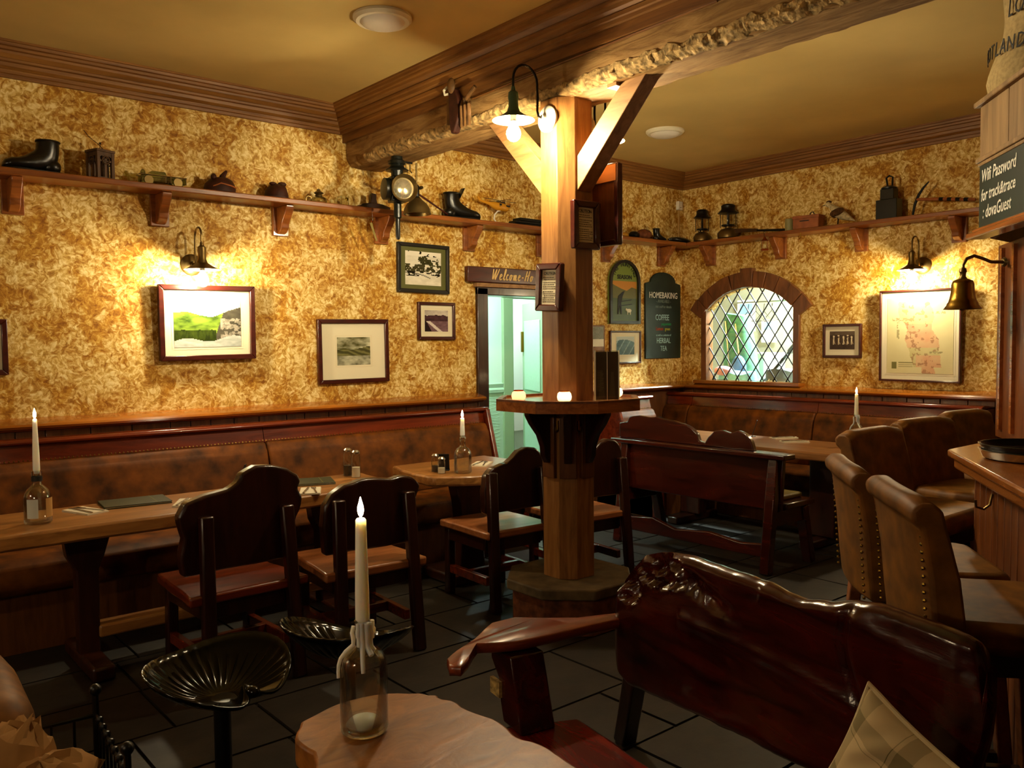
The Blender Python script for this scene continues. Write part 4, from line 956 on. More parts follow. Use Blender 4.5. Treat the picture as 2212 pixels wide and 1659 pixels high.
# acrylic menu stand on the post shelf
mh = thing('menu_stand', 'dark drinks menu in a clear acrylic stand on the post shelf', 'menu', (PX+.06, PY-.23, 1.20), -.55)
MB().bb((-.06, -.006, .004), (.06, .006, .255)).build('card', plain('menu_dark', '#454028', .4), mh)
MB().bb((-.064, -.009, 0), (.064, -.007, .262)).bb((-.064, .007, 0), (.064, .009, .262)).build('acrylic', M_CLEAR, mh); MB().bb((-.066, -.012, 0), (-.062, .012, .262)).bb((.062, -.012, 0), (.066, .012, .262)).bb((-.0015, -.0105, 0), (.0015, -.0092, .262)).build('edge', M_CREAM, mh)
for s in (-1, 1): MB().xz([(s*.012, .015), (s*.045, .015), (s*.035, .15), (s*.022, .15)], -.0068, -.0062).build('drawn_glass', plain('menu_line', '#5a5a44', .5), mh)
lm = MB()
for k in range(14): lm.bb((-.055, -.0068, .05+k*.008), (-.03+.006*(k % 3), -.0062, .052+k*.008))
tag(lm.build('small_print', plain('menu_print', '#8a8a6c', .5), mh), kind='stuff')
# tealights
def votive(label, x, y, m_, glow):
    t = thing('tealight_glass', label, 'candle', (x, y, 1.20), 0, 'tealight glasses on the post shelf')
    MB().lathe([(.02, 0), (.034, .012), (.038, .028), (.034, .046), (.026, .054)], 24, cap=False).build('glass', m_, t, ang=60)
    MB().lathe([(.026, .054), (.028, .057), (.026, .060), (.024, .057)], 24, cap=False).build('rim', M_COPPER, t)
    MB().lathe([(0, .004), (.018, .004), (.018, .018), (0, .018)], 16).build('tealight', M_WAX, t)
    MB().lathe([(.001, 0), (.005, .006), (.0065, .013), (.003, .026), (.0006, .032)], 10, Matrix.Translation((0, 0, .02))).build('flame', emit('tealight_flame', (1, .72, .36), 70), t)
def frost(name, c):
    m, N, L, b = newmat(name); b.inputs['Base Color'].default_value = C4(c); setp(b, .35, 0, .5, 0, .0)
    tr = N.new('ShaderNodeBsdfTranslucent'); tr.inputs[0].default_value = C4(c); mx = N.new('ShaderNodeMixShader'); mx.inputs[0].default_value = .75
    L.new(b.outputs[0], mx.inputs[1]); L.new(tr.outputs[0], mx.inputs[2]); L.new(mx.outputs[0], N['Material Output'].inputs[0]); return m
MV1, MV2 = frost('pink_votive', '#e6a08c'), frost('white_votive', '#f2e4cc')
votive('pink tealight glass on the left of the post shelf', PX-.30, PY+.06, MV1, 1)
votive('white tealight glass on the front of the post shelf', PX-.19, PY-.17, MV2, 1)
votive('cream tealight glass behind the menu stand', PX+.27, PY-.10, MV2, 1)

# ================================================================ foreground: burl table, tractor seats, bench, cushion, basket
bt = thing('burl_table', 'small burl-topped table with ragged edges in the foreground', 'table', (.98, 1.42, 0))
bo = [(-.20, .28), (-.12, .33), (-.02, .335), (.05, .31), (.12, .25), (.14, .215), (.19, .20), (.22, .145), (.21, .10), (.24, .04), (.23, -.02), (.17, -.02), (.165, -.08), (.21, -.10), (.25, -.16), (.26, -.26), (.20, -.36), (.05, -.42), (-.12, -.40), (-.22, -.32), (-.25, -.2), (-.235, -.05), (-.205, .06), (-.20, .12), (-.245, .16), (-.27, .21), (-.245, .25)]
bo = [(-.19, .26), (-.16, .30), (-.06, .33), (.02, .325), (.09, .29), (.13, .255), (.155, .215), (.15, .19), (.165, .15), (.16, .10), (.175, .03), (.17, -.03), (.16, -.09), (.175, -.16), (.16, -.30), (.05, -.42), (-.12, -.40), (-.25, -.30), (-.27, -.1), (-.24, .08), (-.205, .15), (-.21, .20)]
MB().prism(wavy(bo, .009, .02, 6), .60, .66).build('top', M_BURL, bt, bev=.008)
MB().rings([[((.13+.05*abs(z-.3)+.02*vn(i*.9, z*9, 2))*math.cos(2*PI*i/18), (.13+.05*abs(z-.3)+.02*vn(i*.9+5, z*9, 4))*math.sin(2*PI*i/18), z) for i in range(18)] for z in (0, .08, .2, .32, .45, .58, .602)]).build('stump', M_SLAB, bt, ang=60)
def tractor(label, x, y, rz, h=.46):
    t = thing('tractor_seat_stool', label, 'stool', (x, y, 0), rz, 'cast iron tractor-seat stools')
    NT, NR = 128, 16
    def R(th):            # th=0 is the front (-y)
        d = abs(((th+PI) % (2*PI))-PI)
        return .178+.033*math.sin(d*.9)**2-.055*math.exp(-(d/.20)**2)
    rs = []
    for j in range(NR+1):
        q = max(j/NR, .03); ring = []
        for i in range(NT):
            th = 2*PI*i/NT; d = abs(((th+PI) % (2*PI))-PI); rr = R(th)*q
            back = .5-.5*math.cos(d); z = .02*q**2+(.095*back+.045*math.sin(d)**2)*q**2.2
            if j >= 5 and d > .7: z += .007*(1 if i % 4 == 0 else 0)*math.sin(PI*(j-4)/(NR-3))
            z += .05*math.exp(-(d/.22)**2)*math.exp(-((q-.82)/.2)**2)
            if j == NR: z += .006
            ring.append((1.12*rr*math.sin(th), -rr*math.cos(th), h-.05+z))
        rs.append(ring)
    o = MB().rings(rs, cap=True); o.f = o.f[:-2]; ob = o.build('seat', M_GLOSSB, t, ang=50); solid(ob, .007)
    MB().ball((0, -.135, h-.005), (.02, .026, .018)).build('pommel', M_GLOSSB, t)
    MB().lathe([(.026, .02), (.026, h-.055), (.05, h-.048)], 20).build('column', M_IRON, t)
    MB().lathe([(.19, 0), (.19, .012), (.06, .024), (.03, .06)], 28).build('base', M_IRON, t)
tractor('black tractor-seat stool at the lower left in full view', .955, 2.55, .35)
tractor('black tractor-seat stool partly hidden behind the foreground bottle', 1.43, 2.61, 2.2)

# live-edge bench
BU = Vector((-.2, -.98, 0)).normalized(); BF = Vector((-.98, .2, 0)).normalized(); BP = Vector((2.09, 1.95, 0))
be = thing('live_edge_bench', 'big glossy live-edge bench with knotted dark red slab back in the foreground', 'bench', BP, math.atan2(BU.y, BU.x))
# local: +x along the back towards the camera, -y towards the sitter (front)
up_ = [(0.037, 0.640), (0.064, 0.703), (0.120, 0.763), (0.177, 0.814), (0.259, 0.842), (0.370, 0.860), (0.482, 0.860), (0.604, 0.858), (0.707, 0.858), (0.772, 0.846), (0.833, 0.844), (0.920, 0.862), (0.987, 0.882), (1.051, 0.891), (1.123, 0.890), (1.202, 0.886), (1.264, 0.880), (1.294, 0.870), (1.310, 0.832), (1.316, 0.776), (1.31, 0.713)]
lo_ = [(1.29, 0.56), (1.22, .47), (1.1, .43), (0.852, 0.414), (0.606, 0.402), (0.370, 0.384), (0.113, 0.365), (0.049, 0.389), (0.023, 0.461), (0.037, 0.577)]
def interp(tab, x):
    for (a, b), (c, d) in zip(tab[:-1], tab[1:]):
        if a <= x <= c: return b+(d-b)*(x-a)/max(c-a, 1e-6)
    return tab[0][1] if x < tab[0][0] else tab[-1][1]
TOPC = [(.02, .60)]+[p for p in up_ if p[0] < 1.312][:-0 or None]; TOPC = sorted([p for p in TOPC if p[1] > .63 or p[0] < .05])
BOTC = sorted([(.02, .50), (.03, .45), (.049, .389), (.113, .365), (.37, .384), (.606, .402), (.852, .414), (1.1, .43), (1.22, .47), (1.27, .54), (1.30, .64), (1.316, .74)])
def slab_mesh():
    n = 150; rs = []
    for i in range(n+1):
        x = .02+(1.314-.02)*(.5-.5*math.cos(PI*i/n)*(.9+.1*abs(math.cos(PI*i/n)))) if 0 else .02+(1.314-.02)*i/n
        zt, zb = interp(TOPC, x)+.006*(fbm(x*22, 1, 2)-.5), interp(BOTC, x)+.008*(fbm(x*18, 5, 2)-.5); ring = []
        m = 44; e0 = min(1, (x-.02)/.05+.12, (1.314-x)/.06+.12); th = .036*math.sqrt(e0)
        for j in range(m+1):                     # face towards the sitter
            q = j/m; z = zb+(zt-zb)*q; ed = (1-abs(2*q-1)**22)**.5; d = 0
            d += .016*(fbm(x*2.6, z*4.5, 4)-.5)
            k = max(0, 1-((x-.24)/.17)**2-((z-.795)/.06)**2, 1-((x-.115)/.075)**2-((z-.705)/.06)**2); k = min(1, k*3.2)
            d += k*(.030+.035*(fbm(x*26, z*34, 5)-.5)*2)-.012*math.exp(-((k-.12)/.1)**2)*(1 if k > 0 else 0)
            k = max(0, 1-((x-.47)/.17)**2-((z-.775+.28*(x-.47))/.04)**2); d += .03*k*fbm(x*42, z*42, 9)
            e = (z-(.70-.16*(x-.4)-.03*math.sin(x*5)))/.02; d -= .008*math.exp(-e*e)*(1 if .38 < x < 1.05 else 0)
            e = (x-1.0-.03*math.sin(z*14))/.012; d += .010*math.exp(-e*e)*(1 if z > .62 else 0)
            e = (z-.83-.02*math.sin(x*9))/.02; d -= .006*math.exp(-e*e)*(1 if x > .7 else 0)
            d += .006*(fbm(x*9, z*14, 12)-.5)
            ring.append((x, -th*ed*.8+d*ed*e0, z))
        for j in range(m, -1, -4):
            q = j/m; ed = (1-abs(2*q-1)**10)**.5; ring.append((x, .012+th*ed, zb+(zt-zb)*q))
        rs.append(ring)
    return MB().rings(rs)
so = slab_mesh().build('slab_back', M_SLAB, be, ang=60)
for x in (.10, 1.22):
    MB().bar((x, .06, .6), (x-.3*(x < .5), .19, 0), .07, .06, (1, 0, 0)).build('back_leg', M_DARK, be, bev=.008)
def seat_poly(): return wavy([(.06, -.58), (1.45, -.60), (1.45, -.20), (.14, -.24)], .012, .06, 4)
MB().prism(seat_poly(), .27, .32).build('seat', wood('bench_seat_red', '#8a1e0c', '#4c0c05', .22, .5, 0, 4, 7), be, bev=.012)
ar = [(0.025, 0.02), (-0.006, -0.140), (-0.061, -0.234), (-0.126, -0.325), (-0.113, -0.417), (-0.033, -0.499), (0.020, -0.557), (0.042, -0.615), (0.069, -0.658), (0.117, -0.672), (0.150, -0.650), (0.127, -0.617), (0.044, -0.548), (0.077, -0.477), (0.092, -0.409), (0.088, -0.285), (0.078, -0.170), (0.074, .02)]
for x, sx in ((0, 1), (1.34, -1)):
    am = MB(); arf = wavy(ar, .003, .03, 2); n = len(arf); rs = []
    for z_, sc in ((.548, .86), (.552, .95), (.566, 1.0), (.577, .98), (.582, .92)):
        rs.append([(x+sx*p[0]*sc, -.3+(p[1]+.3)*(1-(1-sc)*.2), z_-(.02*max(0, (-p[1]-.56)/.1) if p[1] < -.56 else 0)) for p in arf])
    am.rings(rs).build('armrest', wood('armrest_wood', '#8c3d1c', '#55200b', .3, .35, 1, 5, 6), be, ang=50)
    MB().xz([(x+sx*a, b) for a, b in ((.05, .32), (.17, .32), (.10, .54), (-.03, .54), (-.03, .50), (.02, .45), (.03, .38))], -.46, -.34).build('arm_post', M_SLAB, be, bev=.006)
    MB().bb((x+sx*.14-.04, -.50, 0), (x+sx*.14+.04, -.42, .27)).build('front_leg', M_DARK, be, bev=.008)
MB().box((.015, -.465, .42), (.06, .012, .05), 0).build('torn_bark', plain('pale_bark', '#b99a5c', .7, 0, .3, 0, 60, .4, .6), be, rot=(0, 0, 0))
# tartan cushion
def tartan():
    m, N, L, b = newmat('tartan_wool'); setp(b, .9, 0, .15)
    t = N.new('ShaderNodeTexCoord'); sp = N.new('ShaderNodeSeparateXYZ'); L.new(t.outputs['Object'], sp.inputs[0])
    acc = None
    for ax, sc, th, amt in (('X', 8.0, .80, .35), ('Z', 8.0, .80, .35), ('X', 8.0, .985, .5), ('Z', 8.0, .985, .5)):
        mu = N.new('ShaderNodeMath'); mu.operation = 'MULTIPLY_ADD'; mu.inputs[1].default_value = sc; mu.inputs[2].default_value = .35 if th > .9 else 0; L.new(sp.outputs[ax], mu.inputs[0])
        fr = N.new('ShaderNodeMath'); fr.operation = 'FRACT'; L.new(mu.outputs[0], fr.inputs[0])
        gt = N.new('ShaderNodeMath'); gt.operation = 'GREATER_THAN'; gt.inputs[1].default_value = th if th > .9 else .72; L.new(fr.outputs[0], gt.inputs[0])
        ml = N.new('ShaderNodeMath'); ml.operation = 'MULTIPLY'; ml.inputs[1].default_value = amt; L.new(gt.outputs[0], ml.inputs[0])
        if acc is None: acc = ml
        else:
            ad = N.new('ShaderNodeMath'); ad.operation = 'ADD'; L.new(acc.outputs[0], ad.inputs[0]); L.new(ml.outputs[0], ad.inputs[1]); acc = ad
    r = N.new('ShaderNodeValToRGB'); r.color_ramp.elements[0].color = C4('#c9b48a'); r.color_ramp.elements[1].color = C4('#4e4a26'); L.new(acc.outputs[0], r.inputs['Fac']); L.new(r.outputs['Color'], b.inputs['Base Color'])
    return m
cu = thing('tartan_cushion', 'cream tartan cushion propped against the live-edge bench back', 'cushion', BP+BU*1.25+BF*.19+Vector((0, 0, .32)), math.atan2(BU.y, BU.x))
def cush(side):
    def fn(u, v):
        x, z = (u-.5)*2, (v-.5)*2; pinch = 1-.10*(abs(x)**2.5)*(1-abs(z)**3)*0; e = (1-abs(x)**2.6)*(1-abs(z)**2.6)
        ex = 1-.09*(1-abs(z)**2)*abs(x)**2; ez = 1-.09*(1-abs(x)**2)*abs(z)**2
        th = .085*max(e, 0)**.55; fold = .010*math.sin(14*(x-z))*math.exp(-((x+.35)**2+(z-.55)**2)*6)+.02*math.exp(-((x-.15)**2+(z-.35)**2)*9)
        return (x*.172*ex, side*.9*(th-fold*max(e, 0)), z*.172*ez)
    return fn
cb_ = MB().grid(cush(-1), 30, 30).grid(cush(1), 30, 30).build('cover', tartan(), cu, ang=80, rot=(-.16, .38, 0), loc=(0, 0, .232))
pp = [cush(0)(u, 0) for u in [k/12 for k in range(12)]]+[cush(0)(1, v) for v in [k/12 for k in range(12)]]+[cush(0)(1-u, 1) for u in [k/12 for k in range(12)]]+[cush(0)(0, 1-v) for v in [k/12 for k in range(12)]]
MB().tube(pp, .006, 7, closed=True).build('piping', plain('cushion_piping', '#d2c096', .9), cu, rot=(-.16, .38, 0), loc=(0, 0, .232))
# tan seat at the far left
af = thing('tan_armchair', 'rounded tan leather seat cut off at the left edge of the view', 'chair', (.10, 3.25, 0))
MB().prism([(-.4, -.45), (.40, -.45), (.42, .0), (.40, .33), (-.4, .33)], .12, .46).build('seat', M_SUEDE, af, bev=.10, seg=6, ang=60)
for sx in (-.3, .3):
    for sy in (-.34, .22): MB().lathe([(.02, 0), (.026, .13)], 12, Matrix.Translation((sx, sy, 0))).build('foot', M_DARK, af)
# wrought-iron log basket with crumpled paper
lb = thing('iron_basket', 'wrought-iron fireside basket with ball finials at the lower left corner', 'basket', (.36, 2.40, 0), -.08)
W_, D_ = .23, .22
for sx in (-1, 1):
    for sy in (-1, 1):
        MB().tube([(sx*W_, sy*D_, 0), (sx*W_, sy*D_, .50)], .009, 8).ball((sx*W_, sy*D_, .515), .017).build('corner_post', M_IRON, lb)
for z in (.12, .44):
    MB().tube([(-W_, -D_, z), (W_, -D_, z), (W_, D_, z), (-W_, D_, z)], .006, 6, closed=True).build('hoop', M_IRON, lb)
for k in range(1, 8):
    MB().tube([(W_, -D_+k*2*D_/8, .12), (W_+.0, -D_+k*2*D_/8, .44)], .004, 6).ball((W_, -D_+k*2*D_/8, .445), .011, 8, 5).build('spindle', M_IRON, lb)
    MB().tube([(-W_+k*2*W_/8, D_, .12), (-W_+k*2*W_/8, D_, .44)], .004, 6).build('spindle', M_IRON, lb)
MB().bb((-W_, -D_, .10), (W_, D_, .115)).build('tray', M_IRON, lb)
M_KRAFT = plain('kraft_paper', '#a07644', .85, 0, .2, 0, 8, .15, .2)
def crumple(label, loc, r, seed, rot=(0, 0, 0)):
    rs = []
    for j in range(13):
        th = -PI/2+PI*j/12; q = max(math.cos(th), .03)
        rs.append([((r[0]*q*(.75+.6*abs(fbm(i*.55, j*.6, seed)-.35)))*math.cos(2*PI*i/26), (r[1]*q*(.75+.6*fbm(i*.5, j*.55, seed+4)))*math.sin(2*PI*i/26), r[2]*math.sin(th)*(.6+.9*fbm(i*.6, j*.8, seed+9))) for i in range(26)])
    o = MB().rings(rs).build('crumpled_paper', M_KRAFT, None, ang=22, loc=loc, rot=rot); tag(o, label, 'paper', 'crumpled paper in the basket'); return o
crumple('peaked ball of brown paper at the back of the iron basket', (.38, 2.50, .40), (.12, .09, .11), 3, (.2, .3, .5))
crumple('flat crumpled brown paper in the middle of the iron basket', (.43, 2.36, .385), (.15, .09, .07), 8, (.1, -.2, .2))
crumple('loose brown paper wad at the front of the iron basket', (.44, 2.24, .375), (.13, .08, .06), 14, (.1, .1, .9))
crumple('dark paper wad on the left side of the iron basket', (.24, 2.38, .36), (.09, .12, .08), 21, (0, .2, .1))
# ================================================================ welcome lettering (brush script strokes)
def script(parent, strokes, x0, z0, sc, m, r=.0055, slant=.28, y=-.052):
    for st in strokes:
        pts = []
        P = [Vector((a+b*slant, b)) for a, b in st]
        for i in range(len(P)-1):        # Catmull-Rom
            p0, p1, p2, p3 = P[max(i-1, 0)], P[i], P[i+1], P[min(i+2, len(P)-1)]
            for k in range(5):
                t = k/5; pts.append(.5*((2*p1)+(p2-p0)*t+(2*p0-5*p1+4*p2-p3)*t*t+(3*p1-p0-3*p2+p3)*t**3))
        pts.append(P[-1])
        MB().tube([(x0+p.x*sc, y, z0+p.y*sc) for p in pts], r, 6).build('letter_stroke', m, parent)
SC_ = {'W': ([[(0, .95), (.05, .5), (.12, .02), (.25, .55), (.36, .95), (.34, .5), (.38, .02), (.55, .5), (.66, .98)]], .74), 'e': ([[(0, .25), (.16, .32), (.20, .46), (.10, .52), (.02, .36), (.04, .1), (.15, .0), (.28, .1)]], .27),
       'l': ([[(0, .1), (.14, .55), (.17, .95), (.09, .95), (.06, .5), (.07, .1), (.14, .0), (.22, .1)]], .2), 'c': ([[(.2, .45), (.1, .52), (.02, .36), (.03, .12), (.12, .0), (.25, .1)]], .25),
       'o': ([[(.14, .5), (.03, .42), (.02, .12), (.1, .0), (.2, .1), (.22, .4), (.13, .5), (.2, .42), (.3, .45)]], .3), 'm': ([[(0, .5), (.04, .25), (.05, 0), (.07, .3), (.15, .5), (.18, .3), (.17, 0), (.2, .3), (.28, .5), (.31, .3), (.30, .06), (.36, .0), (.42, .1)]], .42),
       '-': ([[(.02, .3), (.22, .3)]], .3), 'H': ([[(.1, .95), (.06, .5), (.02, .0)], [(.42, .98), (.36, .5), (.34, .0)], [(-.02, .42), (.2, .48), (.46, .55)]], .5)}
xx = .24
M_LET = plain('sign_cream', '#d9b878', .6)
for ch in 'Welcome-Ho':
    st, adv = SC_[ch]; script(sg, st, xx, .026, .088, M_LET, .0055); xx += adv*.088+.014

# ================================================================ things on the left shelf
SY = YW-.11
def boot(label, x, y, z, rz, m=M_BLKL, s=1.0, laces=False, tongue=False):
    t = thing('leather_boot', label, 'boot', (x, y, z), rz)
    # local: toe to +x
    sp = [(.176, .03, 10, .012, .012), (.168, .034, 8, .024, .034), (.14, .040, 5, .032, .05), (.10, .044, 0, .034, .055), (.06, .050, -12, .040, .052), (.02, .060, -28, .052, .049), (-.02, .075, -48, .064, .047), (-.045, .10, -68, .066, .046), (-.055, .13, -82, .060, .047), (-.058, .165, -90, .060, .050), (-.058, .185, -90, .058, .049), (-.058, .18, -90, .048, .040), (-.055, .13, -85, .045, .036)]
    rs = []
    for u, zc, an, hh, ww in sp:
        an = math.radians(an); nx, nz = -math.sin(an)*-1, math.cos(an)
        rs.append([((u+math.sin(a)*hh*nx*-1)*s, ww*s*math.cos(a), max(.009, (zc+math.sin(a)*hh*nz)*s)) for a in [2*PI*k/18 for k in range(18)]])
    up_b = MB().rings(rs).ball((-.075*s, 0, .045*s), (.05*s, .044*s, .045*s)).build('upper', m, t, ang=60)
    MB().tube([((-.058+.060*math.cos(k*PI/8))*s, .050*s*math.sin(k*PI/8), .185*s) for k in range(16)], .007*s, 6, closed=True).build('collar', m, up_b)
    MB().prism([(-.125*s, -.03*s), (-.1*s, -.048*s), (.02*s, -.045*s), (.1*s, -.056*s), (.16*s, -.042*s), (.182*s, 0), (.16*s, .042*s), (.1*s, .056*s), (.02*s, .045*s), (-.1*s, .048*s), (-.125*s, .03*s)], 0, .016*s).build('sole', M_IRON, t, bev=.003)
    if tongue: MB().rings([[((-.005+.014*j)*s+.012*math.cos(a), .034*s*math.sin(a), (.15+.026*j)*s) for a in [2*PI*k/10 for k in range(10)]] for j in range(4)]).build('tongue', m, t)
    if laces:
        for k in range(4): MB().tube([((-.005+.03*k)*s, -.035*s, (.135-.018*k)*s), ((.01+.03*k)*s, 0, (.148-.018*k)*s), ((-.005+.03*k)*s, .035*s, (.135-.018*k)*s)], .003, 5).build('lace', M_TANL, t)
boot('old black ankle boot at the left end of the left shelf', 1.03, SY, SZ, PI+.1, s=.98)
boot('black laced walking boot with raised tongue on the left shelf', 3.93, SY, SZ, -.15, s=1.05, laces=True, tongue=True)
# fretwork lantern
fl_ = thing('fretwork_lantern', 'small carved wooden fretwork lantern with wire handle on the left shelf', 'lantern', (1.355, SY, SZ), .35)
M_FW = wood('fretwork_wood', '#5a3c1c', '#3a2410', .6, 0, 2, 8, 5)
for sx in (-1, 1):
    for sy in (-1, 1): MB().bb((sx*.045-.009, sy*.045-.009, 0), (sx*.045+.009, sy*.045+.009, .155)).build('corner_post', M_FW, fl_)
MB().bb((-.058, -.058, .155), (.058, .058, .17)).build('lid', M_FW, fl_, bev=.003); MB().bb((-.056, -.056, 0), (.056, .056, .012)).build('base', M_FW, fl_)
for a in range(4):
    R = Matrix.Rotation(a*PI/2, 4, 'Z')
    MB().xz([(-.04, .155), (.04, .155), (.04, .125), (.02, .135), (.012, .115), (0, .13), (-.012, .115), (-.02, .135), (-.04, .125)], -.05, -.042, R).build('fret', M_FW, fl_)
    MB().bb((-.008, -.05, .01), (.008, -.042, .12)).build('mullion', M_FW, fl_, rot=(0, 0, a*PI/2)); MB().bb((-.04, -.05, .10), (.04, -.042, .11)).build('rail', M_FW, fl_, rot=(0, 0, a*PI/2))
    MB().tube([R @ Vector((.054, .022*math.cos(k*PI/6), .11+.022*math.sin(k*PI/6))) for k in range(12)], .004, 5, closed=True).build('scroll', M_FW, fl_)
MB().tube([(.03, 0, .17), (.0, 0, .20), (-.06, .01, .24), (-.09, .01, .27)], .0018, 5).build('wire_handle', M_IRON, fl_); MB().tube([(.0, 0, .17), (.003, 0, .21)], .0015, 5).ball((.003, 0, .213), .006, 8, 5).build('wire_knob', M_IRON, fl_)
# glass cruet car
gc = thing('glass_car', 'green glass and metal vintage car ornament on the left shelf', 'ornament', (1.69, SY, SZ), 0)
MG = thin_glass('green_ornament_glass', (.55, .62, .35), .5)
MB().xz([(-.12, .02), (.14, .02), (.145, .055), (.03, .06), (.02, .085), (-.06, .085), (-.07, .06), (-.12, .055)], -.035, .035).build('body', MG, gc, bev=.004)
for wx in (-.08, .09):
    for wy in (-.04, .04): MB().lathe([(.0, -.006), (.026, -.006), (.028, 0), (.026, .006), (0, .006)], 16, Matrix.Translation((wx, wy, .028)) @ Matrix.Rotation(PI/2, 4, 'X')).build('wheel', M_OLDBR, gc)
for k in range(5): MB().tube([(.02+k*.03, -.036, .02), (.02+k*.03, -.036, .062), (.02+k*.03, .036, .062), (.02+k*.03, .036, .02)], .0035, 5).build('rib', M_OLDBR, gc)
MB().tube([(-.13, -.036, .06), (.145, -.036, .06), (.145, .036, .06), (-.13, .036, .06)], .0035, 5, closed=True).build('rail', M_STEEL, gc); MB().ball((-.1, 0, .075), (.015, .012, .02)).build('figure', MG, gc)
# hats
def hat(label, x, w, h, knob, brim, seed):
    t = thing('felt_hat', label, 'hat', (x, SY, SZ), 0)
    rs = []
    for z, r in ((.004, 1.0), (h*.25, 1.0), (h*.55, .93), (h*.8, .72), (h*.95, .42), (h, .1)):
        rs.append([((w*r+.012*(vn(i*.7, z*40, seed)-.5))*math.cos(2*PI*i/24)+.012*z/h, (.085*r)*math.sin(2*PI*i/24), z+.012*(vn(i*.5, 3, seed+2)-.5)*(z > .01)) for i in range(24)])
    MB().rings(rs).build('crown', M_BROWNL, t, ang=70)
    MB().prism([((w+brim*(1.0 if math.cos(2*PI*i/28) < 0 else .25))*math.cos(2*PI*i/28), .105*math.sin(2*PI*i/28)) for i in range(28)], 0, .006).build('brim', M_BROWNL, t)
    if knob:
        MB().tube([(.02, 0, h-.005), (.035, 0, h+.02), (.05, 0, h+.04)], [.02, .014, .008], 8).build('knot', M_BROWNL, t)
        MB().tube([(-.06, -.06, .03), (-.02, -.085, .05), (.04, -.085, .04), (.09, -.05, .035)], .005, 6).build('strap', M_TANL, t)
        MB().ball((-.045, -.03, h*.9), (.018, .018, .02)).build('earflap_tie', M_BROWNL, t)
    else:
        MB().ball((-.02, 0, h+.002), (.025, .02, .012)).ball((.045, 0, h+.004), (.03, .02, .016)).build('crease', M_BROWNL, t)
hat('dark brown leather hat with a knotted top on the left shelf', 2.05, .10, .105, True, .03, 3)
hat('dark brown felt hat with dented crown on the left shelf', 2.43, .075, .10, False, .06, 9)
# glass finger lamp
ol = thing('oil_lamp', 'low glass oil lamp with ring handle and brass burner on the left shelf', 'lamp', (2.74, SY, SZ), 0)
MB().lathe([(.05, 0), (.056, .006), (.056, .028), (.05, .042), (.03, .05), (.022, .052)], 24).build('font', thin_glass('lamp_font_glass', (.8, .78, .55), .6), ol, ang=50)
MB().lathe([(.022, .05), (.026, .06), (.02, .066), (.034, .075), (.03, .08), (.014, .09), (.012, .1), (.004, .105)], 20).build('burner', M_OLDBR, ol)
MB().tube([(-.075+.022*math.cos(k*PI/6), 0, .028+.02*math.sin(k*PI/6)) for k in range(12)], .005, 6, closed=True).build('ring_handle', M_OLDBR, ol)
gl = thing('glass_tankard', 'small glass mug with a gilt crest on the left shelf', 'mug', (2.94, SY, SZ), 0)
MB().lathe([(.02, 0), (.03, .004), (.027, .075), (.028, .082)], 20, cap=False).build('bowl', M_CLEAR, gl); MB().ball((.0, -.03, .05), (.012, .003, .014)).build('crest', M_BRASS, gl)
MB().tube([(-.027, 0, .07), (-.055, 0, .065), (-.06, 0, .035), (-.045, 0, .015), (-.028, 0, .02)], .005, 6).build('handle', M_CLEAR, gl)
# moulding plane / dark tool
pn = thing('wooden_plane', 'dark old wooden plane lying on the left shelf beside the coach lamp', 'tool', (3.17, SY, SZ), .05)
MB().xz([(-.13, 0), (.13, 0), (.13, .03), (.06, .045), (-.02, .05), (-.1, .035), (-.13, .02)], -.03, .03).build('stock', M_DARK, pn, bev=.005)
MB().xz([(-.03, .045), (.03, .045), (.02, .075), (.02, .115), (-.02, .12), (-.025, .08)], -.015, .015).build('wedge', M_DARK, pn, bev=.005)
hc = thing('hanging_cork', 'thin wooden peg hanging on a string and ring from the left shelf', 'peg', (3.09, YW-.225, SZ-.005), 0)
MB().tube([(0, 0, 0), (0, -.002, -.09)], .0015, 5).build('string', M_DARK, hc); MB().tube([(.010*math.cos(k*PI/5), -.002, -.10+.010*math.sin(k*PI/5)) for k in range(10)], .0018, 5, closed=True).build('ring', M_COPPER, hc)
MB().tube([(-.012, 0, -.105), (.045, .02, -.225)], [.009, .006], 8).build('peg', plain('boxwood', '#8a7a3c', .6), hc)
# coach lamp hung from the beam
co = thing('coach_lamp', 'black carriage lamp with a big round lens hanging under the beam', 'lantern', (3.10, 4.86, 2.77), -.22)
M_CL = plain('carriage_black', '#0f120d', .3)
MB().bb((-.055, -.05, -.31), (.055, .05, -.14)).build('body', M_CL, co, bev=.008)
MB().lathe([(.075, -.10), (.08, -.095), (.05, -.075), (.045, -.06), (.058, -.055), (.056, -.035), (.04, -.025), (.038, -.005), (0, 0)], 20).build('chimney', M_CL, co)
MB().lathe([(.038, -.14), (.042, -.10)], 16).build('neck', M_CL, co)
MB().lathe([(.06, 0), (.072, .01), (.072, .045), (.05, .05)], 28, Matrix.Translation((-.05, 0, -.225)) @ Matrix.Rotation(-PI/2, 4, 'Y')).build('side_lens_housing', M_CL, co)
T = Matrix.Translation((.02, -.05, -.225)) @ Matrix.Rotation(PI/2, 4, 'X')
MB().lathe([(.075, 0), (.092, .035), (.094, .04), (.092, .045), (.084, .04), (.06, .005)], 32, T, cap=False).build('bezel', M_OLDBR, co, ang=50)
MB().lathe([(0, .03), (.04, .028), (.075, .018), (.083, .01)], 28, T, cap=False).build('lens', plain('mirror_lens', '#d6cfae', .12, .8), co)
MB().lathe([(0, -.56), (.012, -.555), (.016, -.54), (.016, -.42), (.026, -.41), (.026, -.31), (0, -.31)], 16).build('candle_tube', M_CL, co)
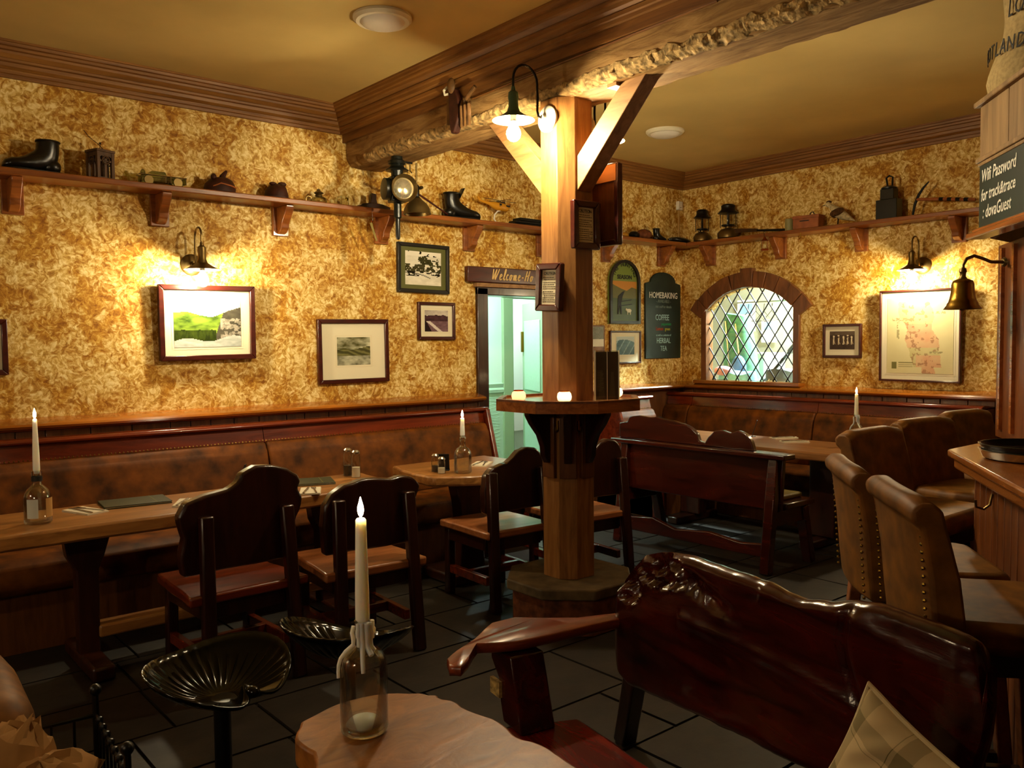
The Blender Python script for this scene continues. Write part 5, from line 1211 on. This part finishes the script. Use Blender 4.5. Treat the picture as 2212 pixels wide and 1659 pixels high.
# brass pendant shade
ps = thing('brass_pendant', 'tarnished brass bell-shaped pendant lamp hanging beside the carriage lamp', 'lamp', (3.27, 4.88, 2.77), 0)
MB().tube([(0, 0, -.02), (0, 0, -.18)], .006, 8).build('rod', M_OLDBR, ps); MB().lathe([(.012, -.17), (.018, -.18), (.018, -.25), (.026, -.26)], 16).build('neck', M_IRON, ps)
MB().lathe([(.02, -.255), (.04, -.275), (.07, -.30), (.09, -.335), (.095, -.365), (.098, -.37), (.09, -.372), (.085, -.34), (.03, -.29)], 28, cap=False).build('shade', M_OLDBR, ps, ang=50); MB().ball((.02, -.02, -.19), (.012, .03, .012)).build('tap', M_OLDBR, ps)
hk = thing('hook_rack', 'row of small iron hooks screwed under the beam', 'hooks', (3.22, 4.97, 2.77), 0)
MB().bb((-.09, -.012, -.012), (.07, .012, -.0)).build('bar', M_IRON, hk)
for k in range(5): MB().tube([(-.075+k*.033, 0, -.01), (-.075+k*.033, 0, -.06-.01*(k % 2)), (-.068+k*.033, -.012, -.075)], .005, 6).build('hook', M_OLDBR, hk)
sx_ = thing('walking_stick', 'thin walking stick slanting from the beam hooks down to the walking boot', 'stick', (0, 0, 0), 0)
MB().tube([(3.18, 5.03, 2.66), (3.5, 5.14, 2.575), (3.79, 5.24, 2.49)], [.009, .008, .006], 8).build('shaft', M_FRAME, sx_); MB().ball((3.20, 5.035, 2.655), .017).build('knob', M_FRAME, sx_)
# yellow helicopter
he = thing('toy_helicopter', 'yellow model helicopter on a white stand on the left shelf', 'model', (4.33, SY, SZ), 0)
M_YEL = plain('helicopter_yellow', '#c98a1c', .4)
MB().rings([[(x, w*math.cos(a), z+h*math.sin(a)) for a in [2*PI*k/12 for k in range(12)]] for x, w, z, h in ((-.2, .004, .175, .006), (-.1, .01, .155, .012), (-.05, .024, .145, .030), (.0, .032, .14, .034), (.06, .03, .136, .034), (.09, .02, .128, .022), (.112, .004, .127, .005))]).build('fuselage', M_YEL, he, ang=60)
MB().bb((-.01, -.031, .135), (.012, -.026, .16)).bb((.06, -.03, .14), (.10, -.018, .152)).build('window', M_INK, he); MB().bb((-.02, -.016, .165), (.06, .016, .178)).build('engine', M_INK, he)
MB().xz([(-.2, .17), (-.17, .17), (-.205, .2), (-.22, .2)], -.003, .003).build('tail_fin', M_YEL, he)
for a in range(4): MB().bar((.02, 0, .188), (.02+.19*math.cos(.25+a*PI/2), .085*math.sin(.25+a*PI/2), .190), .010, .002).build('rotor_blade', M_INK, he)
MB().tube([(.02, 0, .165), (.02, 0, .19)], .004, 6).build('mast', M_INK, he)
MB().tube([(.02, 0, .11), (-.01, 0, .10), (-.04, 0, .07), (-.045, 0, .035), (-.02, 0, .008), (.03, 0, .005)], .006, 7).build('stand', M_WHITE, he); MB().bb((-.05, -.03, 0), (.06, .03, .006)).build('stand_base', M_WHITE, he)
for k, (dx, L_, h) in enumerate(((0, .36, .018), (.03, .34, .018), (.05, .30, .022))):
    b = thing('flat_case', ['lowest', 'middle', 'topmost'][k]+' dark flat wooden case stacked beside the helicopter', 'case', (4.62+dx, SY, SZ+.0205*k), -.05+.03*k, 'dark flat cases on the left shelf')
    MB().bb((-L_/2, -.05, 0), (L_/2, .05, h)).build('lid', M_IRON, b, bev=.003); MB().bb((L_/2-.06, -.052, .002), (L_/2-.03, .052, h+.0002)).build('band', M_OLDBR, b)
# saddle-horn carving on the beam
sd = thing('leather_saddle', 'old leather harness saddle hung on the side of the beam', 'saddle', (2.985, 3.98, 2.80), -PI/2)
M_SAD = plain('harness_leather', '#6a4a26', .5, 0, .4, 0, 14, .3)
MB().xz([(-.06, .17), (-.04, .19), (.0, .18), (.03, .12), (.05, .05), (.02, -.02), (-.01, -.07), (-.04, -.07), (-.055, .0), (-.06, .08)], -.05, -.005).build('flap', M_BROWNL, sd, bev=.008)
MB().ball((-.02, -.055, .20), (.03, .02, .045)).build('horn', M_SAD, sd); MB().tube([(-.08, -.04, .21), (-.10, -.05, .19), (-.09, -.05, .165), (-.06, -.04, .165)], .008, 6).build('ring', M_CREAM, sd)
for k in range(3): MB().tube([(.04+k*.035, -.02, .10-k*.01), (.07+k*.035, -.05, .06), (.065+k*.035, -.045, .0), (.03+k*.035, -.02, -.04)], .011, 7).build('strap_roll', M_SAD, sd)
MB().tube([(.08, -.03, .09), (.14, -.05, .11), (.20, -.05, .145)], .012, 8).build('hame', M_SAD, sd); MB().bb((-.115, -.02, .0), (-.09, -.003, .15)).build('girth', M_SAD, sd)

# ================================================================ far part of the left shelf
wb = thing('white_box', 'small white box standing on the shelf beside the post', 'box', (5.58, SY, SZ), 0); MB().bb((-.045, -.03, 0), (.045, .03, .085)).build('carton', M_WHITE, wb, bev=.002); MB().bb((-.03, -.031, .01), (.0, -.0295, .03)).build('mark', M_PANEL, wb)
def lump(name, label, cat, loc, r, m_, seed, group=None, rot=0):
    rs = []
    for j in range(9):
        th = -PI/2+PI*j/8; q = max(math.cos(th), .03)
        rs.append([(r[0]*q*(.8+.4*vn(i*.8, j*.7, seed))*math.cos(2*PI*i/16), r[1]*q*(.8+.4*vn(i*.8+9, j*.7, seed))*math.sin(2*PI*i/16), r[2]*(1+math.sin(th))) for i in range(16)])
    return tag(MB().rings(rs).build(name, m_, None, ang=40, loc=loc, rot=(0, 0, rot)), label, cat, group)
lump('amber_shell', 'small yellow shell-like ornament on the far left shelf', 'ornament', (5.80, SY, SZ), (.08, .04, .025), plain('amber', '#b9801c', .4), 2)
lump('dark_stone', 'small dark stone beside the yellow ornament on the shelf', 'stone', (5.96, SY, SZ), (.06, .05, .035), M_IRON, 5)
lump('brown_stone', 'brown angular stone on the far left shelf', 'stone', (6.10, SY, SZ), (.09, .06, .05), M_STONE2, 7)
boot('flattened black shoe on the far left shelf', 6.31, SY, SZ, .1, s=.62)
lump('dark_cloth', 'dark crumpled cloth cap in the shelf corner', 'cap', (6.60, SY-.02, SZ), (.14, .06, .03), M_BLKL, 11)
# ================================================================ right shelf (x = wall side, y runs along it)
SXR = XW-.11
def storm(label, y, s, glint, wide):
    t = thing('storm_lantern', label, 'lantern', (SXR, y, SZ), 0, 'pressure lanterns on the right shelf')
    T = Matrix.Diagonal((s*wide, s*wide, s, 1))
    MB().lathe([(.07, 0), (.085, .01), (.088, .05), (.06, .085), (.025, .095), (.025, .11)], 22, T).build('tank', M_OLDBR, t, ang=50)
    MB().lathe([(.04, .11), (.055, .115), (.055, .125), (.02, .13)], 20, T).build('gallery', M_IRON, t)
    MB().lathe([(.045, .125), (.05, .16), (.05, .20), (.045, .225)], 20, T, cap=False).build('glass', M_CLEAR, t)
    for k in range(4): MB().tube([T @ Vector((.062*math.cos(k*PI/2+.6), .062*math.sin(k*PI/2+.6), z)) for z in (.10, .235)], .0035, 6).build('guard_rod', M_IRON, t)
    MB().lathe([(.078, .225), (.085, .228), (.06, .255), (.055, .27), (.058, .29), (.045, .305), (.0, .308)], 22, T).build('hood', M_IRON, t, ang=50); MB().lathe([(.012, .11), (.012, .22)], 10, T).build('mantle_tube', M_IRON, t)
    if glint: MB().ball(T @ Vector((-.045, .0, .10)), .014, 10, 6).build('cap', M_STEEL, t)
storm('smaller pressure lantern with bright filler cap in the shelf corner', 5.08, 1.02, True, .95)
storm('larger pressure lantern with open wire guard on the right shelf', 4.78, 1.06, False, 1.08)
gn = thing('old_rifle', 'dark long gun-like tool lying along the right shelf', 'gun', (SXR-.05, 4.38, SZ), PI/2); MB().tube([(-.25, 0, .012), (.28, 0, .06)], [.012, .008], 8).build('barrel', M_IRON, gn); MB().xz([(.05, .03), (.28, .04), (.3, .075), (.28, .08), (.05, .055)], -.012, .012).build('stock', M_DARK, gn)
po = thing('stone_pot', 'small grey stoneware pot on the right shelf', 'pot', (SXR-.04, 4.11, SZ), 0); MB().lathe([(.035, 0), (.038, .004), (.038, .10), (.034, .105), (.03, .103), (.03, .02), (0, .018)], 22).build('body', plain('stoneware', '#8a8456', .5), po)
bxk = thing('leather_satchel', 'brown leather box with strap handle on the right shelf', 'box', (SXR-.02, 3.94, SZ), -PI/2+.12); MB().bb((-.115, -.06, 0), (.115, .06, .11)).build('case', M_TANL, bxk, bev=.006); MB().tube([(.02, -.02, .11), (.03, -.02, .135), (.05, -.02, .14), (.065, -.02, .11)], .005, 6).build('handle', M_IRON, bxk); MB().bb((-.05, -.066, .062), (.03, -.06, .07)).build('clasp', M_INK, bxk); MB().bb((-.119, -.064, .085), (.119, .064, .113)).build('lid', M_TANL, bxk, bev=.004)
# mini lantern hanging under the shelf
ml = thing('copper_lantern', 'tiny copper lantern hanging from the edge of the right shelf', 'lantern', (XW-.22, 4.30, SZ-.02), 0)
MB().tube([(0, 0, .02), (-.012, .012, .035), (-.03, .0, .0), (-.025, 0, -.03)], .0025, 5).build('wire', M_IRON, ml)
MB().lathe([(.01, -.02), (.014, -.035), (.03, -.05), (.032, -.055)], 18, Matrix.Translation((-.02, 0, 0))).build('cap', M_COPPER, ml); MB().lathe([(.028, -.055), (.031, -.09), (.030, -.125)], 18, Matrix.Translation((-.02, 0, 0)), cap=False).build('glass', M_CLEAR, ml); MB().lathe([(.034, -.125), (.036, -.132), (.03, -.14), (0, -.14)], 18, Matrix.Translation((-.02, 0, 0))).build('base', M_COPPER, ml)
for k in range(4): MB().tube([(-.02+.032*math.cos(k*PI/2), .032*math.sin(k*PI/2), z) for z in (-.055, -.128)], .002, 5).build('rod', M_COPPER, ml)
hk2 = thing('small_hook', 'small brass hook under the right shelf beside the copper lantern', 'hook', (XW-.205, 3.97, SZ-.035), 0); MB().tube([(0, 0, 0), (0, 0, -.04), (-.012, 0, -.055), (-.024, 0, -.045)], .004, 6).build('hook_body', M_BRASS, hk2)
# stuffed bird
bd = thing('stuffed_bird', 'small stuffed white and brown bird perched on the right shelf', 'bird', (SXR-.03, 3.66, SZ), PI*.62)
MB().rings([[(x, w*math.cos(a), z+w*1.05*math.sin(a)) for a in [2*PI*k/14 for k in range(14)]] for x, w, z in ((-.13, .006, .03), (-.09, .022, .055), (-.04, .042, .085), (.0, .05, .105), (.035, .045, .125), (.055, .03, .15), (.065, .028, .17), (.08, .026, .18), (.098, .014, .178), (.108, .004, .175))]).build('body', plain('bird_white', '#cbb98c', .8, 0, .2, 0, 60, .25), bd, ang=70)
for s in (-1, 1): MB().ball((-.03, s*.043, .10), (.06, .01, .03)).build('wing', plain('bird_brown', '#4e3318', .8, 0, .2, 0, 60, .4), bd, rot=(0, .35, 0)); MB().tube([(.0, s*.02, .06), (.004, s*.022, .0), (.025, s*.024, .003)], .003, 5).build('leg', M_IRON, bd)
MB().tube([(.105, 0, .176), (.135, 0, .168)], [.005, .001], 6).build('beak', M_IRON, bd); MB().ball((.075, 0, .20), (.022, .02, .012)).build('crest', plain('bird_brown', '#4e3318', .8), bd)
# black metal box lantern
kb = thing('black_canister', 'tall black metal canister with loop handle on the right shelf', 'canister', (SXR-.02, 3.235, SZ), 0)
MB().bb((-.05, -.085, 0), (.05, .085, .155)).build('body', M_CL, kb, bev=.004); MB().bb((-.04, -.055, .155), (.04, .055, .24)).build('neck', M_CL, kb, bev=.004); MB().lathe([(.058, .24), (.06, .25), (.03, .265), (0, .266)], 16).build('lid', M_CL, kb); MB().tube([(0, -.025, .262), (0, -.028, .33), (0, .0, .345), (0, .024, .33), (0, .012, .262)], .008, 7).build('handle', M_CL, kb)
# ice axe
ia = thing('ice_axe', 'old ice axe with curved pick propped on the right shelf', 'axe', (SXR-.03, 2.98, SZ), 0)
MB().tube([(0, .06, .01), (0, .045, .09), (0, .015, .16), (0, -.02, .21), (0, -.06, .25)], [.009, .011, .011, .009, .005], 8).build('pick', M_IRON, ia)
MB().tube([(0, .03, .125), (0, -.15, .105), (0, -.40, .065)], [.012, .013, .012], 8).build('shaft', M_TANL, ia)
for k in range(4): MB().tube([(0, -.14-k*.06, .106-k*.009), (0, -.17-k*.06, .102-k*.009)], .0145, 8).build('grip_tape', M_IRON, ia)
sn = thing('alarm_sensor', 'small white sensor box high on the wall in the room corner', 'sensor', (6.74, YW-.001, 2.82), 0); MB().bb((-.035, -.035, 0), (.035, 0, .085)).build('case', M_WHITE, sn, bev=.006); MB().bb((-.012, -.036, .02), (.012, -.034, .025)).build('lens', M_INK, sn)
MB().tube([(.0, -.012, 0), (.0, -.012, -.30)], .010, 6).build('conduit', plain('conduit_paint', '#b08a4c', .6), sn)
# cables pinned to the beam
cbx = thing('beam_cable', 'thin cable running along the side of the ceiling beam', 'cable', (0, 0, 0)); MB().tube([(3.008, 3.9, 2.915), (3.008, 3.4, 2.925), (3.008, 3.0, 2.93), (3.008, 2.2, 2.94)], .006, 6).build('cable', M_CASE, cbx)

# ================================================================ things in the back room and on the corridor door
bxr = XW+.09
rk = thing('green_rucksack', 'large green rucksack leaning behind the leaded window', 'bag', (bxr+.70, 5.22, .94), 0); rs = []
for j in range(10):
    t = j/9; rs.append([((.13*(1-.35*t))*math.cos(a)+.05*t, .21*(1-.3*t**2)*math.copysign(abs(math.sin(a))**.6, math.sin(a))+.12*t, t*.85+.03*math.sin(a)) for a in [2*PI*k/20 for k in range(20)]])
MB().rings(rs).build('sack', plain('rucksack_green', '#4a7d66', .7, 0, .2, 0, 10, .3), rk, ang=60)
MB().tube([(-.12, .08, .12), (-.11, .12, .45), (-.05, .2, .78)], .012, 7).build('strap', M_STEEL, rk); MB().tube([(-.13, -.08, .1), (-.11, -.02, .4), (-.04, .08, .75)], .012, 7).build('strap', M_STEEL, rk); MB().ball((-.12, -.02, .28), (.06, .09, .14)).build('pocket', plain('rucksack_blue', '#3d5f8a', .7), rk)
ps_ = thing('blue_jacket', 'folded blue jacket on the ledge behind the leaded window', 'jacket', (bxr+.30, 5.02, .94), 0); MB().rings([[(.18*math.cos(a)*(1-.3*q), .26*math.sin(a)*(1-.25*q), .03+q*.22+.02*math.sin(3*a)) for a in [2*PI*k/20 for k in range(20)]] for q in (0, .3, .6, .85, 1)]).build('cloth', plain('jacket_blue', '#6fb0c4', .7, 0, .2, 0, 14, .3), ps_, ang=60)
MB().ball((-.1, .1, .27), (.08, .1, .05)).build('sleeve', plain('jacket_pink', '#a8707c', .7), ps_)
bk_ = thing('black_bag', 'black lettered bag at the right side of the leaded window', 'bag', (bxr+.30, 4.52, .94), 0); MB().rings([[(.12*math.cos(a), .16*math.sin(a), z+.02*math.cos(2*a)) for a in [2*PI*k/18 for k in range(18)]] for z in (.02, .1, .2, .28)]).build('sack', plain('bag_grey', '#39424a', .6), bk_, ang=60); text_mesh('lettering', 'dove', .06, M_CHALK, bk_, (-.125, .08, .16), (PI/2, 0, -PI/2))
def pap(label, y, z, w, h, m_, x=1.39, rot=0):
    t = thing('pinned_paper', label, 'paper', (bxr+x, y, z), -PI/2); MB().bb((-w/2, -.004, -h/2), (w/2, -.001, h/2)).build('sheet', m_, t); MB().bb((-w*.35, -.0055, h*.05), (w*.35, -.004, h*.38)).build('print', plain('pale_blue_print', '#7a98b4', .6), t)
pap('white notice with blue picture pinned up behind the leaded window', 5.66, 1.80, .24, .36, M_WHITE); pap('small paper pinned right of the notice behind the leaded window', 5.36, 1.62, .2, .26, M_PAPER)
cr_ = thing('white_crate', 'pale crate of papers standing behind the leaded window', 'crate', (bxr+1.1, 5.32, .94), 0); MB().bb((-.2, -.22, 0), (.2, .22, .42)).build('box', plain('crate_pale', '#cfe6ea', .6), cr_, bev=.01); MB().bb((-.21, -.23, .38), (.21, .23, .44)).build('lid', M_WHITE, cr_, bev=.006)
hg = thing('wire_hangers', 'thin wire hangers on a rail behind the leaded window', 'hangers', (bxr+1.2, 5.30, 1.82), 0)
for k in range(4): MB().tube([(0, .1*k-.1, .1), (.0, .1*k-.09, .02), (-.02, .1*k-.2, -.08), (0, .1*k, -.10), (.02, .1*k+.02, -.08), (0, .1*k-.09, .02)], .004, 5).build('hanger', M_IRON, hg)
MB().tube([(0, -.3, .12), (0, .35, .12)], .008, 6).build('rail', M_STEEL, hg)
stk = thing('hiking_pole', 'dark pole slanting across the lower right of the leaded window', 'pole', (0, 0, 0)); MB().tube([(bxr+.5, 4.95, .98), (bxr+.6, 4.52, 1.5)], .018, 8).build('shaft', M_IRON, stk); MB().tube([(bxr+.58, 4.606, 1.395), (bxr+.6, 4.52, 1.5)], .03, 8).build('grip', M_INK, stk)
bwl = thing('round_tin', 'small dark round tin at the lower left of the leaded window', 'tin', (bxr+.10, 5.22, .94), 0); MB().lathe([(.05, 0), (.055, .01), (.055, .22), (.05, .235), (0, .236)], 20).build('body', plain('tin_green', '#1f3a34', .35), bwl); MB().lathe([(.057, .2), (.057, .24), (0, .241)], 20).build('lid', M_IRON, bwl)
# picture on the corridor door (pf sits on the leaf)
frame_bars(.26, .36, .03, .02).build('frame', plain('pale_blue_frame', '#b9d3d6', .5), pf)
painting('print', .20, .30, 14, 20, lambda u, v: lin('#c9d2cc') if v > .62 else mixc(lin('#a5632c'), lin('#e0d4bc'), fbm(u*4, v*5, 2)*1.8-.4) if abs(u-.5) < .36 else lin('#2a3a44'), pf, (0, -.012, 0))
